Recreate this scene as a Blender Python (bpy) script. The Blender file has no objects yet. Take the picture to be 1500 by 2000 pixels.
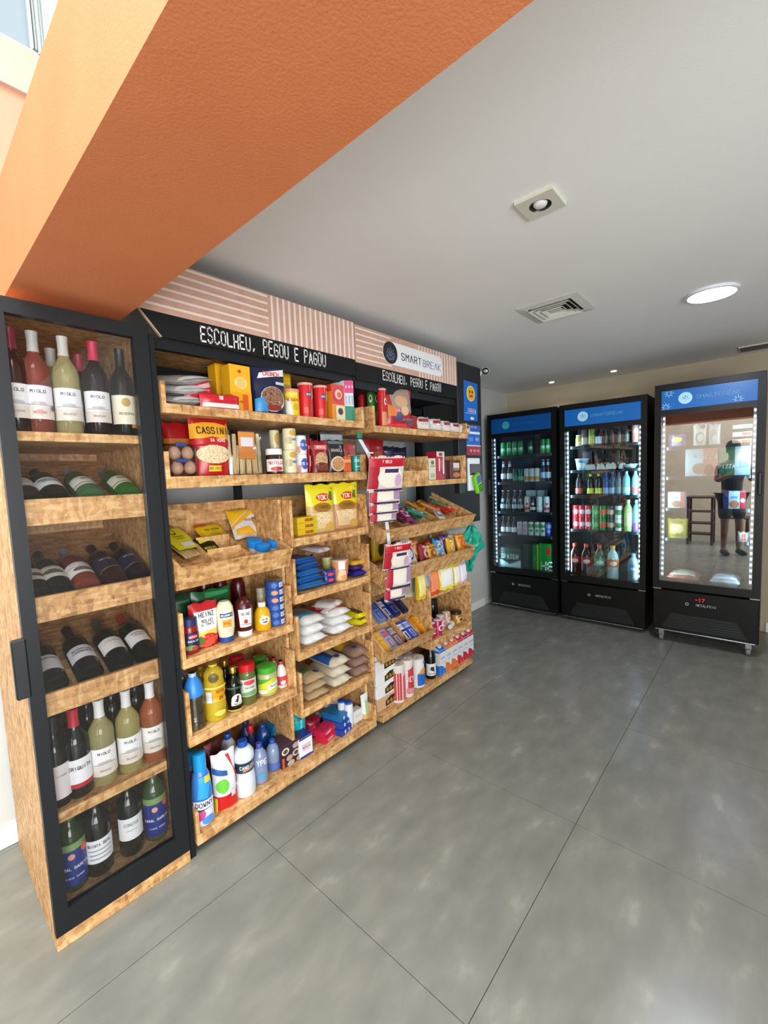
import bpy, math, random
from mathutils import Vector, Matrix
random.seed(7)
PI = math.pi
SC = bpy.context.scene
COL = SC.collection

# ------------------------------------------------------------------ camera
YAW, PITCH, ROLL, FPX, EYE = 0.7280, -0.0824, -0.0404, 848.45, 1.5
_f = Vector((math.cos(YAW)*math.cos(PITCH), math.sin(YAW)*math.cos(PITCH), math.sin(PITCH)))
_r = _f.cross(Vector((0, 0, 1))).normalized()
_u = _r.cross(_f)
_c, _s = math.cos(ROLL), math.sin(ROLL)
RT, UP = _c*_r + _s*_u, -_s*_r + _c*_u
CAMP = Vector((0, 0, EYE))
cd = bpy.data.cameras.new('camera'); cam = bpy.data.objects.new('camera', cd); COL.objects.link(cam)
cd.sensor_fit = 'HORIZONTAL'; cd.sensor_width = 36; cd.lens = FPX/1500*36; cd.clip_start = 0.02; cd.clip_end = 200
m = Matrix((RT, UP, -_f)).transposed().to_4x4(); m.translation = CAMP
cam.matrix_world = m
SC.camera = cam

# ------------------------------------------------------------------ world, daylight, exposure
SC.view_settings.view_transform = 'Standard'; SC.view_settings.look = 'None'
SC.view_settings.gamma = 1.0; SC.view_settings.use_curve_mapping = False
SC.view_settings.exposure = 0.22
w = bpy.data.worlds.new('sky'); SC.world = w; w.use_nodes = True
w.node_tree.nodes['Background'].inputs[0].default_value = (0.88, 0.94, 1.0, 1)
w.node_tree.nodes['Background'].inputs[1].default_value = .85

def area(name, loc, rot, sx, sy, power, col):
    l = bpy.data.lights.new(name, 'AREA'); l.shape = 'RECTANGLE'; l.size = sx; l.size_y = sy
    l.energy = power; l.color = col
    o = bpy.data.objects.new(name, l); COL.objects.link(o); o.location = loc; o.rotation_euler = rot
    return o
# daylight entering through the glazed front of the shop (behind the photographer) and the atrium skylight, plus an added side fill
area('daylight_front', (-2.58, -1.47, 1.5), (0, -PI/2-.4, 0), 2.6, 2.2, 85, (.95, .98, 1.0))
area('added_side_fill', (-1.05, -2.66, 1.35), (PI/2+.45, 0, 0), 2.6, 2.0, 190, (.95, .98, 1.0))  # unseen side source, added and tilted up to brighten shelf fronts and ceiling
area('atrium_skylight', (-1.1, .05, 4.17), (0, 0, 0), 2.2, 3.4, 215, (.93, .98, 1.0))

# ------------------------------------------------------------------ pixel -> place helpers (photo is 1500 x 2000)
def ray(px, py): return _f + RT*((px-750)/FPX) - UP*((py-1000)/FPX)
def at(px, py, y): r = ray(px, py); return CAMP + r*(y/r.y)
def atx(px, py, x): r = ray(px, py); return CAMP + r*(x/r.x)
def atz(px, py, z): r = ray(px, py); return CAMP + r*((z-EYE)/r.z)

# ------------------------------------------------------------------ materials
def lin(h):
    h = h.lstrip('#'); o = []
    for i in (0, 2, 4):
        c = int(h[i:i+2], 16)/255; o.append(c/12.92 if c <= .04045 else ((c+.055)/1.055)**2.4)
    return (*o, 1)
_M = {}
def M(h, rough=.45, metal=0., emit=0., spec=.5, trans=0.):
    k = (h, rough, metal, emit, spec, trans)
    if k in _M: return _M[k]
    m = bpy.data.materials.new('paint_'+h); m.use_nodes = True
    b = m.node_tree.nodes['Principled BSDF']
    b.inputs['Base Color'].default_value = lin(h); b.inputs['Roughness'].default_value = rough
    b.inputs['Metallic'].default_value = metal; b.inputs['Specular IOR Level'].default_value = spec
    if emit:
        b.inputs['Emission Color'].default_value = lin(h); b.inputs['Emission Strength'].default_value = emit
    if trans: b.inputs['Transmission Weight'].default_value = trans
    _M[k] = m; return m
def nodemat(name):
    m = bpy.data.materials.new(name); m.use_nodes = True
    return m, m.node_tree.nodes, m.node_tree.links, m.node_tree.nodes['Principled BSDF']
def ramp(n, stops):
    r = n.new('ShaderNodeValToRGB'); e = r.color_ramp.elements
    while len(e) < len(stops): e.new(.5)
    for a, (p, h) in zip(e, stops): a.position = p; a.color = lin(h)
    return r
def osb():
    m, n, l, b = nodemat('oriented_strand_board')
    geo = n.new('ShaderNodeNewGeometry'); outs = []
    for sc, ro in (((16, 60, 75), (.3, .5, .25)), ((70, 55, 20), (.2, -.5, .8)), ((30, 60, 34), (.9, .4, -.6))):
        mp = n.new('ShaderNodeMapping'); mp.inputs['Scale'].default_value = sc; mp.inputs['Rotation'].default_value = ro
        nz = n.new('ShaderNodeTexNoise'); nz.inputs['Scale'].default_value = 1.3; nz.inputs['Detail'].default_value = 4
        ad = n.new('ShaderNodeVectorMath'); ad.operation = 'ADD'
        l.new(geo.outputs['Position'], mp.inputs[0]); l.new(mp.outputs[0], nz.inputs[0])
        l.new(mp.outputs[0], ad.inputs[0]); l.new(nz.outputs['Color'], ad.inputs[1])
        v = n.new('ShaderNodeTexVoronoi'); v.inputs['Scale'].default_value = 1.0
        l.new(ad.outputs[0], v.inputs['Vector'])
        s = n.new('ShaderNodeSeparateColor'); l.new(v.outputs['Color'], s.inputs[0]); outs.append(s.outputs[0])
    a1 = n.new('ShaderNodeMath'); a1.operation = 'ADD'; l.new(outs[0], a1.inputs[0]); l.new(outs[1], a1.inputs[1])
    a2 = n.new('ShaderNodeMath'); a2.operation = 'ADD'; l.new(a1.outputs[0], a2.inputs[0]); l.new(outs[2], a2.inputs[1])
    dv = n.new('ShaderNodeMath'); dv.operation = 'MULTIPLY'; dv.inputs[1].default_value = 1/3; l.new(a2.outputs[0], dv.inputs[0])
    r = ramp(n, ((.12, '93673c'), (.36, 'bc8b55'), (.55, 'cc9d65'), (.85, 'e3bb86')))
    l.new(dv.outputs[0], r.inputs[0]); l.new(r.outputs[0], b.inputs['Base Color']); b.inputs['Roughness'].default_value = .5
    return m
def mottled(name, stops, scale, rough, bump=0, spec=.5, stretch=(1, 1, 1), detail=6):
    m, n, l, b = nodemat(name)
    g = n.new('ShaderNodeNewGeometry'); mp = n.new('ShaderNodeMapping'); mp.inputs['Scale'].default_value = stretch
    nz = n.new('ShaderNodeTexNoise'); nz.inputs['Scale'].default_value = scale; nz.inputs['Detail'].default_value = detail
    l.new(g.outputs['Position'], mp.inputs[0]); l.new(mp.outputs[0], nz.inputs[0])
    r = ramp(n, stops); l.new(nz.outputs['Fac'], r.inputs[0]); l.new(r.outputs[0], b.inputs['Base Color'])
    b.inputs['Roughness'].default_value = rough; b.inputs['Specular IOR Level'].default_value = spec
    if bump:
        bp = n.new('ShaderNodeBump'); bp.inputs['Strength'].default_value = bump; bp.inputs['Distance'].default_value = .003
        n2 = n.new('ShaderNodeTexNoise'); n2.inputs['Scale'].default_value = 180; l.new(g.outputs['Position'], n2.inputs[0])
        l.new(n2.outputs['Fac'], bp.inputs['Height']); l.new(bp.outputs[0], b.inputs['Normal'])
    return m
def food(c1, c2, sc=70):
    k = ('food', c1, c2, sc)
    if k not in _M: _M[k] = mottled('printed_food', ((.36, c1), (.5, c2), (.62, c1)), sc, .45, detail=3)
    return _M[k]
def clear(h, t=.7):
    k = ('clear', h, t)
    if k not in _M:
        m = bpy.data.materials.new('liquid_'+h); m.use_nodes = True; b = m.node_tree.nodes['Principled BSDF']
        b.inputs['Base Color'].default_value = lin(h); b.inputs['Roughness'].default_value = .04; b.inputs['Transmission Weight'].default_value = t; b.inputs['IOR'].default_value = 1.36
        _M[k] = m
    return _M[k]
def glass(name, refl=.06, tint=(1, 1, 1, 1), rough=.0):
    m, n, l, b = nodemat(name); n.remove(b); out = n['Material Output']
    t = n.new('ShaderNodeBsdfTransparent'); t.inputs[0].default_value = tint
    g = n.new('ShaderNodeBsdfGlossy'); g.inputs['Roughness'].default_value = rough
    fr = n.new('ShaderNodeFresnel'); fr.inputs[0].default_value = 1.25
    a = n.new('ShaderNodeMath'); a.inputs[1].default_value = refl; l.new(fr.outputs[0], a.inputs[0])
    x = n.new('ShaderNodeMixShader'); l.new(a.outputs[0], x.inputs[0]); l.new(t.outputs[0], x.inputs[1]); l.new(g.outputs[0], x.inputs[2])
    l.new(x.outputs[0], out.inputs[0]); return m
OSB = osb()
BLACK = M('16181b', .4); STEEL = M('111418', .5, spec=.35); FRBLK = M('060708', .4, spec=.3)
CHROME = M('c8ccd0', .22, 1); WHITE = M('e9e9e6', .5)
GLASS = glass('clear_glass', .03); FGLASS = glass('fridge_glass', .07, (.86, .93, .95, 1)); F3GLASS = glass('freezer_glass', .30, (.92, .95, .97, 1))
PLAST = glass('clear_plastic', .06, (.93, .95, .96, 1), .15)

# ------------------------------------------------------------------ mesh building
class MB:
    def __init__(s): s.v = []; s.f = []; s.m = []
    def add(s, vs, fs, m=0):
        o = len(s.v); s.v += [tuple(p) for p in vs]
        for f in fs: s.f.append([i+o for i in f]); s.m.append(m)
        return s
    def box(s, x0, x1, y0, y1, z0, z1, m=0, b=0.0):
        if x0 > x1: x0, x1 = x1, x0
        if y0 > y1: y0, y1 = y1, y0
        if z0 > z1: z0, z1 = z1, z0
        if b:
            return s.cham(x0, x1, y0, y1, z0, z1, m, min(b, (x1-x0)*.4, (y1-y0)*.4, (z1-z0)*.4))
        v = [(x, y, z) for z in (z0, z1) for y in (y0, y1) for x in (x0, x1)]
        return s.add(v, [(0, 2, 3, 1), (4, 5, 7, 6), (0, 1, 5, 4), (2, 6, 7, 3), (0, 4, 6, 2), (1, 3, 7, 5)], m)
    def cham(s, x0, x1, y0, y1, z0, z1, m, b):
        L = [(x0, x1), (y0, y1), (z0, z1)]; idx = {}; vs = []
        for sx in (0, 1):
            for sy in (0, 1):
                for sz in (0, 1):
                    c = (sx, sy, sz)
                    for ax in range(3):
                        p = []
                        for k in range(3):
                            e = L[k][c[k]]
                            if k != ax: e += b if c[k] == 0 else -b
                            p.append(e)
                        idx[(c, ax)] = len(vs); vs.append(p)
        fs = []
        for ax in range(3):
            o = [k for k in range(3) if k != ax]
            for sd in (0, 1):
                q = []
                for a, bb in ((0, 0), (1, 0), (1, 1), (0, 1)):
                    c = [0]*3; c[ax] = sd; c[o[0]] = a; c[o[1]] = bb; q.append(idx[(tuple(c), ax)])
                fs.append(q)
        for ax in range(3):
            o = [k for k in range(3) if k != ax]
            for a in (0, 1):
                for bb in (0, 1):
                    c0 = [0]*3; c1 = [0]*3; c1[ax] = 1
                    for c in (c0, c1): c[o[0]] = a; c[o[1]] = bb
                    c0, c1 = tuple(c0), tuple(c1)
                    fs.append([idx[(c0, o[0])], idx[(c1, o[0])], idx[(c1, o[1])], idx[(c0, o[1])]])
        for sx in (0, 1):
            for sy in (0, 1):
                for sz in (0, 1): fs.append([idx[((sx, sy, sz), a)] for a in range(3)])
        return s.add(vs, fs, m)
    def prism(s, poly, axis, a, b, m=0):
        """poly of 2-d points extruded along axis (0,1,2) from a to b; the 2-d points are the other two axes in order"""
        n = len(poly); vs = []
        for t in (a, b):
            for p in poly:
                q = list(p); q.insert(axis, t); vs.append(q)
        fs = [list(range(n)), list(range(2*n-1, n-1, -1))]+[[i, (i+1) % n, n+(i+1) % n, n+i] for i in range(n)]
        return s.add(vs, fs, m)
    def lathe(s, prof, seg=18, m=0, c=(0, 0), a0=0., a1=2*PI):
        full = abs(a1-a0-2*PI) < 1e-6; k = seg if full else seg+1; vs = []
        for r, z in prof:
            for i in range(k):
                a = a0+(a1-a0)*i/seg; vs.append((c[0]+r*math.sin(a), c[1]-r*math.cos(a), z))
        fs = []
        for j in range(len(prof)-1):
            for i in range(seg):
                i2 = (i+1) % k
                fs.append((j*k+i, j*k+i2, (j+1)*k+i2, (j+1)*k+i))
        return s.add(vs, fs, m)
    def tube(s, pts, r, seg=8, m=0):
        pts = [Vector(p) for p in pts]; vs = []
        for i, p in enumerate(pts):
            d = (pts[min(i+1, len(pts)-1)]-pts[max(i-1, 0)]).normalized()
            a = d.cross(Vector((0, 0, 1)));
            if a.length < .01: a = Vector((1, 0, 0))
            a.normalize(); bb = d.cross(a)
            for k in range(seg): t = 2*PI*k/seg; vs.append(p+a*r*math.cos(t)+bb*r*math.sin(t))
        n = len(pts); fs = [(i*seg+k, i*seg+(k+1) % seg, (i+1)*seg+(k+1) % seg, (i+1)*seg+k) for i in range(n-1) for k in range(seg)]
        fs += [list(range(seg))[::-1], list(range((n-1)*seg, n*seg))]
        return s.add(vs, fs, m)
    def build(s, name, mats, parent=None, smooth=False, world=False, kind=None, sharp=None):
        me = bpy.data.meshes.new(name)
        v = s.v
        if world and parent is not None:
            o = parent.location; v = [(p[0]-o.x, p[1]-o.y, p[2]-o.z) for p in v]
        me.from_pydata(v, [], s.f)
        if not isinstance(mats, (list, tuple)): mats = [mats]
        for x in mats: me.materials.append(x)
        me.polygons.foreach_set('material_index', [min(i, len(mats)-1) for i in s.m])
        if smooth: me.polygons.foreach_set('use_smooth', [True]*len(s.f))
        me.update()
        import bmesh
        bm = bmesh.new(); bm.from_mesh(me)
        if not name.startswith(('label', 'lettering')): bmesh.ops.recalc_face_normals(bm, faces=bm.faces)
        bm.to_mesh(me); bm.free()
        if smooth:
            try: me.set_sharp_from_angle(angle=sharp or .7)
            except Exception: pass
        o = bpy.data.objects.new(name, me); COL.objects.link(o)
        if parent is not None: o.parent = parent
        if kind: o['kind'] = kind
        return o
def tag(o, label, cat, group=None):
    o['label'] = label; o['category'] = cat
    if group: o['group'] = group
    return o
def thing(name, label, cat, loc=(0, 0, 0), rz=0, group=None, rot=None):
    o = bpy.data.objects.new(name, None); COL.objects.link(o); o.location = loc; o.empty_display_size = .05
    o.rotation_euler = rot if rot else (0, 0, rz)
    return tag(o, label, cat, group)
def copy_tree(o, parent=None):
    c = o.copy(); COL.objects.link(c); c.parent = parent
    for ch in list(o.children): copy_tree(ch, c)
    return c
ORD = 'first second third fourth fifth sixth seventh eighth ninth tenth eleventh twelfth'.split()

# ------------------------------------------------------------------ stroke lettering
G = {'A': '00 26 40|12 32', 'B': '00 06 36 45 44 33 03|33 42 41 30 00', 'C': '45 36 16 05 01 10 30 41', 'D': '00 06 26 44 42 20 00',
 'E': '40 00 06 46|03 33', 'F': '00 06 46|03 33', 'G': '45 36 16 05 01 10 30 41 43 23', 'H': '00 06|40 46|03 43', 'I': '20 26', 'J': '36 31 20 10 01',
 'K': '00 06|46 03 40', 'L': '06 00 40', 'M': '00 06 23 46 40', 'N': '00 06 40 46', 'O': '10 01 05 16 36 45 41 30 10', 'P': '00 06 36 45 44 33 03',
 'Q': '10 01 05 16 36 45 41 30 10|22 40', 'R': '00 06 36 45 44 33 03|23 40', 'S': '45 36 16 05 04 13 33 42 41 30 10 01', 'T': '20 26|06 46',
 'U': '06 01 10 30 41 46', 'V': '06 20 46', 'W': '06 10 23 30 46', 'X': '00 46|40 06', 'Y': '06 23 46|23 20', 'Z': '06 46 00 40',
 '0': '10 01 05 16 36 45 41 30 10', '1': '15 26 20', '2': '05 16 36 45 44 00 40', '7': '06 46 10', '5': '46 06 04 34 43 41 30 00', '3': '06 46 23 42 41 30 10 01',
 '-': '03 43', ',': '21 10', '.': '20 21', "'": '26 24', '^': '00 26 40', ' ': '', '%': '00 46|05 16|30 41', '&': '40 05 16 25 01 10 43', '+': '03 43|21 25'}
def text_ribbons(s, h, wide=.62, bold=.11, jit=0.):
    """list of 2-d quads, text centred on 0,0"""
    adv = h*(wide+.26); q = []; x = -adv*len(s)/2
    for ch in s:
        g = G.get(ch.upper(), ''); hh = h*(1+random.uniform(-jit, jit)); dy = random.uniform(-jit, jit)*h*.4
        cw = adv*(.72 if ch in 'I,.\' ' else 1)
        for st in [t for t in g.split('|') if t]:
            pts = [(x+adv*.13+int(a[0])/4*h*wide, -h/2+dy+int(a[1])/6*hh) for a in st.split()]
            for (x0, y0), (x1, y1) in zip(pts, pts[1:]):
                dx, dz = x1-x0, y1-y0; L = math.hypot(dx, dz) or 1; t = h*bold/2
                nx, nz = -dz/L*t, dx/L*t; ex, ez = dx/L*t*.8, dz/L*t*.8
                q.append([(x0+nx-ex, y0+nz-ez), (x0-nx-ex, y0-nz-ez), (x1-nx+ex, y1-nz+ez), (x1+nx+ex, y1+nz+ez)])
        x += adv
    return q
def art_on(root, art, surf, W, H, name='label'):
    """art: ('r',u0,u1,v0,v1,col) ('e',cu,cv,ru,rv,col) ('t',text,cu,cv,h,col[,wide]) ('p',[(u,v)..],col); u in -1..1 of half width, v in 0..1 of height.
    surf(u_m, v_m, off) -> local point"""
    mb = MB(); mats = []; tx = {}
    for k, a in enumerate(art):
        off = .0008*(k+1)
        if a[0] == 't':
            col = a[5]; wd = a[6] if len(a) > 6 else .62
            d = tx.setdefault(col, MB())
            for q in text_ribbons(a[1], a[4]*H, wd, .17):
                d.add([surf(a[2]*W/2+x, a[3]*H+z, off+.0004) for x, z in q], [(0, 1, 2, 3)])
            continue
        col = a[-1]; mt = col if not isinstance(col, str) else M(col, .4)
        if mt not in mats: mats.append(mt)
        mi = mats.index(mt)
        if a[0] == 'r':
            nx, nz = 12, 8; vs = []
            for j in range(nz+1):
                for i in range(nx+1):
                    u = a[1]+(a[2]-a[1])*i/nx; v = a[3]+(a[4]-a[3])*j/nz; vs.append(surf(u*W/2, v*H, off))
            mb.add(vs, [(j*(nx+1)+i, j*(nx+1)+i+1, (j+1)*(nx+1)+i+1, (j+1)*(nx+1)+i) for j in range(nz) for i in range(nx)], mi)
        elif a[0] == 'e':
            n = 14; vs = [surf(a[1]*W/2, a[2]*H, off)]
            for rr in (.5, 1):
                for i in range(n):
                    t = 2*PI*i/n; vs.append(surf((a[1]+a[3]*rr*math.cos(t))*W/2, (a[2]+a[4]*rr*math.sin(t))*H, off))
            mb.add(vs, [(0, 1+i, 1+(i+1) % n) for i in range(n)]+[(1+i, 1+n+i, 1+n+(i+1) % n, 1+(i+1) % n) for i in range(n)], mi)
        elif a[0] == 'p':
            P0 = a[1]; cu = sum(q[0] for q in P0)/len(P0); cv = sum(q[1] for q in P0)/len(P0); N = 5
            for (ua, va), (ub, vb) in zip(P0, P0[1:]+P0[:1]):
                vs = []; fs = []; row = []
                for i in range(N+1):
                    row.append(len(vs))
                    for j in range(i+1):
                        f1_ = i/N; f2_ = j/i if i else 0
                        u = cu+(ua+(ub-ua)*f2_-cu)*f1_; v = cv+(va+(vb-va)*f2_-cv)*f1_; vs.append(surf(u*W/2, v*H, off))
                for i in range(N):
                    for j in range(i+1):
                        fs.append((row[i]+j, row[i+1]+j, row[i+1]+j+1))
                        if j < i: fs.append((row[i]+j, row[i+1]+j+1, row[i]+j+1))
                mb.add(vs, fs, mi)
    if mb.f: mb.build(name, mats, root, smooth=True)
    for col, d in tx.items(): d.build('lettering', M(col, .5), root)
def cyl_surf(rf):
    def f(u, v, off):
        r = rf(v)+off; a = max(-2.6, min(2.6, u/max(rf(v), .004))); return (r*math.sin(a), -r*math.cos(a), v)
    return f
def flat_surf(d): return lambda u, v, off: (u, -d-off, v)
def prof_r(prof):
    def f(v):
        for (r0, z0), (r1, z1) in zip(prof, prof[1:]):
            if z0 <= v <= z1 and z1 > z0: return r0+(r1-r0)*(v-z0)/(z1-z0)
        return prof[-2][0] if v > prof[-1][1] else prof[1][0]
    return f
# ================================================================== STRUCTURE
def struct(name, mb, mats, **k): o = mb.build(name, mats, kind='structure', **k); return o
WALLM = mottled('wall_paint', ((.3, 'c2c3c0'), (.7, 'cbccc9')), 3, .8, .15)
CEILM = mottled('ceiling_paint', ((.3, 'efeeec'), (.7, 'f3f2f0')), 2, .85, .1)
ORANGE = mottled('orange_paint', ((.3, 'c87345'), (.7, 'ce7a4c')), 4, .7, .25)
TILE = mottled('porcelain_tile', ((.25, '73736b'), (.48, '7c7c74'), (.62, '83837a'), (.8, '9c9b90')), 5.5, .27, 0, .5, (1, 1.9, 1), 10)
WY, WX, CZ = 2.39, 4.98, 2.42       # shelf wall, fridge wall, ceiling height
fl = MB().box(-2.72, 5.2, -2.8, 2.6, -.1, -.006); floor = struct('floor', fl, M('55544d', .8))
tx0, ty0, P_ = .905, .58, .885
tm = {}
i0, i1 = -5, 5
for i in range(i0, i1):
    for j in range(-4, 3):
        xa, xb = tx0+i*P_, tx0+(i+1)*P_; ya, yb = ty0+j*P_, ty0+(j+1)*P_
        xa, xb, ya, yb = max(xa, -2.6), min(xb, WX), max(ya, -2.7), min(yb, WY)
        if xb-xa < .02 or yb-ya < .02: continue
        MB().box(xa+.0012, xb-.0012, ya+.0012, yb-.0012, -.006, 0).build('floor_tile', TILE, floor)
# shelf wall with the high window above the band
wl = MB().box(-2.6, WX+.1, WY, WY+.12, 0, 3.3).box(.62, WX+.1, WY, WY+.12, 3.3, 4.2).box(-2.6, .62, WY, WY+.12, 4.15, 4.2).box(-2.6, -2.2, WY, WY+.12, 3.3, 4.15)
struct('wall_left', wl, WALLM)
struct('wall_back', MB().box(WX, WX+.12, -2.8, WY+.12, 0, 4.2), mottled('beige_paint', ((.3, 'b3a68e'), (.7, 'bbae96')), 3, .8, .15))
struct('wall_right', MB().box(-2.6, WX+.1, -2.8, -2.7, 0, .35).box(-2.6, WX+.1, -2.8, -2.7, 3.1, 4.2).box(.3, WX+.1, -2.8, -2.7, .35, 3.1).box(-2.6, -2.4, -2.8, -2.7, .35, 3.1), WALLM)
struct('wall_front', MB().box(-2.72, -2.6, -2.8, -.35, 0, .2).box(-2.72, -2.6, -2.8, 2.5, 3.75, 4.2).box(-2.72, -2.6, -.35, 2.5, 0, 3.75).box(-2.72, -2.6, -2.8, -2.6, .2, 3.75), mottled('beige_wall', ((.3, 'b8ab97'), (.7, 'c4b8a4')), 6, .8, .2))
struct('ceiling', MB().box(.60, WX+.1, -2.8, WY+.12, CZ, CZ+.2), CEILM)
struct('ceiling_atrium', MB().box(-2.72, .8, -2.8, WY+.12, 4.2, 4.3), CEILM)
beam = struct('beam', MB().box(.285, .61, -2.8, WY, 2.11, 2.41), ORANGE)
struct('trim_1', MB().box(-2.58, .62, WY-.03, WY, 3.15, 3.335), M('b39f90', .6))
struct('wall_orange', MB().box(-2.59, .284, WY-.006, WY, 2.075, 2.412).box(-2.59, .62, WY-.006, WY, 2.412, 3.15), mottled('peach_paint', ((.3, 'c48a6e'), (.7, 'ca9278')), 4, .75, .2))
win = struct('window_1', MB().box(-2.2, .6, WY+.03, WY+.05, 3.34, 4.15), glass('window_glass', .05, (.85, .92, .95, 1)))
wf = MB().box(.575, .62, WY-.01, WY+.06, 3.335, 4.15)
wf.box(-2.2, .62, WY-.01, WY+.06, 3.33, 3.355).build('window_frame', M('cfd6d4', .4), win)
for k in range(5):
    MB().box(.552+k*.0125, .560+k*.0125, WY-.02, WY+.01, 3.36, 4.14, b=.003).build('window_slat', M('8f9a98' if k % 2 else 'c9cfcb', .5), win)
for nm, mb in (('baseboard_left', MB().box(-2.6, .24, WY-.016, WY, 0, .085, b=.004)), ('baseboard_shelf_wall', MB().box(.67, WX-.66, WY-.016, WY, 0, .085, b=.004)), ('baseboard_back', MB().box(WX-.016, WX, -2.7, .0, 0, .085, b=.004))):
    struct(nm, mb, M('eeeeea', .45))

# ------------------------------------------------------------------ ceiling fixtures
t = thing('ceiling_downlight', 'unlit square white recessed downlight with round bulb in ceiling', 'ceiling light', (1.567, .617, CZ))
x, y = 0, 0
fr = MB()
n = 24
outer = [(-.065, -.065), (.065, -.065), (.065, .065), (-.065, .065)]
vs = []; 
for i in range(n):
    a = 2*PI*i/n+PI/4; c = (math.cos(a), math.sin(a)); k = .065/max(abs(c[0]), abs(c[1])); vs += [(c[0]*k, c[1]*k, -.012), (c[0]*.037, c[1]*.037, -.012), (c[0]*k, c[1]*k, 0), (c[0]*.037, c[1]*.037, .0)]
fr.add(vs, [q for i in range(n) for q in ((4*i, 4*i+1, 4*((i+1) % n)+1, 4*((i+1) % n)), (4*i, 4*((i+1) % n), 4*((i+1) % n)+2, 4*i+2), (4*i+1, 4*i+3, 4*((i+1) % n)+3, 4*((i+1) % n)+1))])
fr.build('frame', M('d6d3c4', .5), t)
MB().lathe([(.037, -.012), (.034, -.004), (.033, -.001), (0, -.001)], 24).build('reflector', M('4a4844', .3, .6), t, True)
MB().lathe([(0, -.017), (.012, -.0165), (.02, -.013), (.0245, -.006), (.024, -.002)], 20).build('bulb', M('e4e4e8', .2), t, True)
t = thing('air_vent', 'square white air conditioning diffuser with nested louvers in ceiling', 'air vent', (2.612, .945, CZ))
hx, hy = .168, .168
def ringsq(a, b, za, zb, nm, mat):
    mb = MB(); vs = []
    for h, z in ((a, za), (b, zb)):
        vs += [(-h, -h, z), (h, -h, z), (h, h, z), (-h, h, z)]
    mb.add(vs, [(i, (i+1) % 4, 4+(i+1) % 4, 4+i) for i in range(4)])
    vs2 = [(p[0]*.985, p[1]*.985, p[2]+.004) for p in vs]
    mb.add(vs2, [(i, 4+i, 4+(i+1) % 4, (i+1) % 4) for i in range(4)])
    mb.add(vs+vs2, [(i, 8+i, 8+(i+1) % 4, (i+1) % 4) for i in range(4)]+[(4+i, 4+(i+1) % 4, 12+(i+1) % 4, 12+i) for i in range(4)])
    return mb.build(nm, mat, t)
VW = M('d9d8d0', .5)
ringsq(.168, .122, -.006, -.012, 'frame', VW)
for a in (.115, .088, .06): ringsq(a, a-.024, -.022, -.002, 'louver', VW)
MB().box(-.034, .034, -.034, .034, -.012, -.006, b=.003).build('center_plate', VW, t)
MB().box(-.122, .122, -.122, .122, -.0022, -.0012).build('duct_opening', M('17181a', .9), t)
t = thing('led_panel', 'lit round flush LED panel in the ceiling', 'ceiling light', (3.03, .262, CZ))
MB().lathe([(.120, 0), (.120, -.014), (.108, -.017), (.105, -.012)], 40).build('rim', M('dfe3ea', .4), t, True)
d = MB().lathe([(.105, -.0125), (0, -.0125)], 40).build('diffuser', M('e0e8ff', .5, emit=40), t)
l = bpy.data.lights.new('led_panel_light', 'AREA'); l.shape = 'DISK'; l.size = .2; l.energy = 12; l.color = (.86, .92, 1)
lo = bpy.data.objects.new('led_panel_light', l); COL.objects.link(lo); lo.parent = t; lo.location = (0, 0, -.03)
for k, (sx, sy) in enumerate(((4.70, 1.75), (4.68, 1.15))):
    t = thing('spotlight', ['small lit recessed spotlight above the gap over the first fridge', 'small lit recessed spotlight above the middle fridge'][k], 'spotlight', (sx, sy, CZ), group='recessed spotlights by the fridge wall')
    MB().lathe([(.036, 0), (.036, -.006), (.026, -.008), (.025, -.002)], 20).build('trim_ring', M('d8d4c8', .4), t, True)
    MB().lathe([(.0255, -.006), (.014, -.009), (0, -.0095)], 16).build('lens', M('fff0d2', .4, emit=30), t)
    l = bpy.data.lights.new('spotlight_light', 'SPOT'); l.energy = 7; l.spot_size = 2.2; l.spot_blend = .7; l.color = (1, .86, .66); l.shadow_soft_size = .03
    lo = bpy.data.objects.new('spotlight_light', l); COL.objects.link(lo); lo.parent = t; lo.location = (0, 0, -.02)
t = thing('slot_diffuser', 'dark linear slot diffuser in ceiling above the freezer', 'air vent', (4.73, -.2, CZ))
MB().box(-.11, .11, -.45, .42, -.008, 0, b=.002).build('frame', VW, t)
for k in range(4): MB().box(-.085+k*.045, -.058+k*.045, -.44, .41, -.0095, -.0085).build('slot', M('202634', .7), t)

# ------------------------------------------------------------------ wine cabinet
CX0, CX1, CY, CZT = .222, .657, 1.69, 2.07
cab = thing('wine_cabinet', 'tall strand board wine cabinet with black framed glass door', 'cabinet', (.451, 2.03, 0))
B = lambda nm, mat, *a, par=cab, b=.0015: MB().box(*a, b=b).build(nm, mat, par, world=True)
B('side_panel', OSB, CX0, CX0+.018, CY+.032, 2.36, 0, CZT)
B('side_panel', OSB, CX1-.018, CX1, CY+.032, 2.36, 0, CZT)
B('back_panel', OSB, CX0+.018, CX1-.018, 2.34, 2.36, .05, CZT-.018)
B('top_panel', OSB, CX0+.018, CX1-.018, CY+.032, 2.36, CZT-.018, CZT)
B('plinth', OSB, CX0, CX1, CY+.003, CY+.031, 0, .048)
B('floor_panel', OSB, CX0+.018, CX1-.018, CY+.034, 2.34, .092, .11)
for zt, dep in ((1.683, .03), (.435, .034)):
    B('shelf', OSB, CX0+.018, CX1-.018, CY+.034, 2.34, zt-dep, zt)
for z0, z1 in ((1.388, 1.472), (1.078, 1.161), (.768, .843)):
    sh = MB().prism([(CY+.052, z0+.012), (2.335, z0+.215), (2.335, z0+.235), (CY+.052, z0+.03)], 0, CX0+.018, CX1-.018).build('sloped_shelf', OSB, cab, world=True)
    B('shelf_lip', OSB, CX0+.018, CX1-.018, CY+.034, CY+.052, z0, z1)
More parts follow.
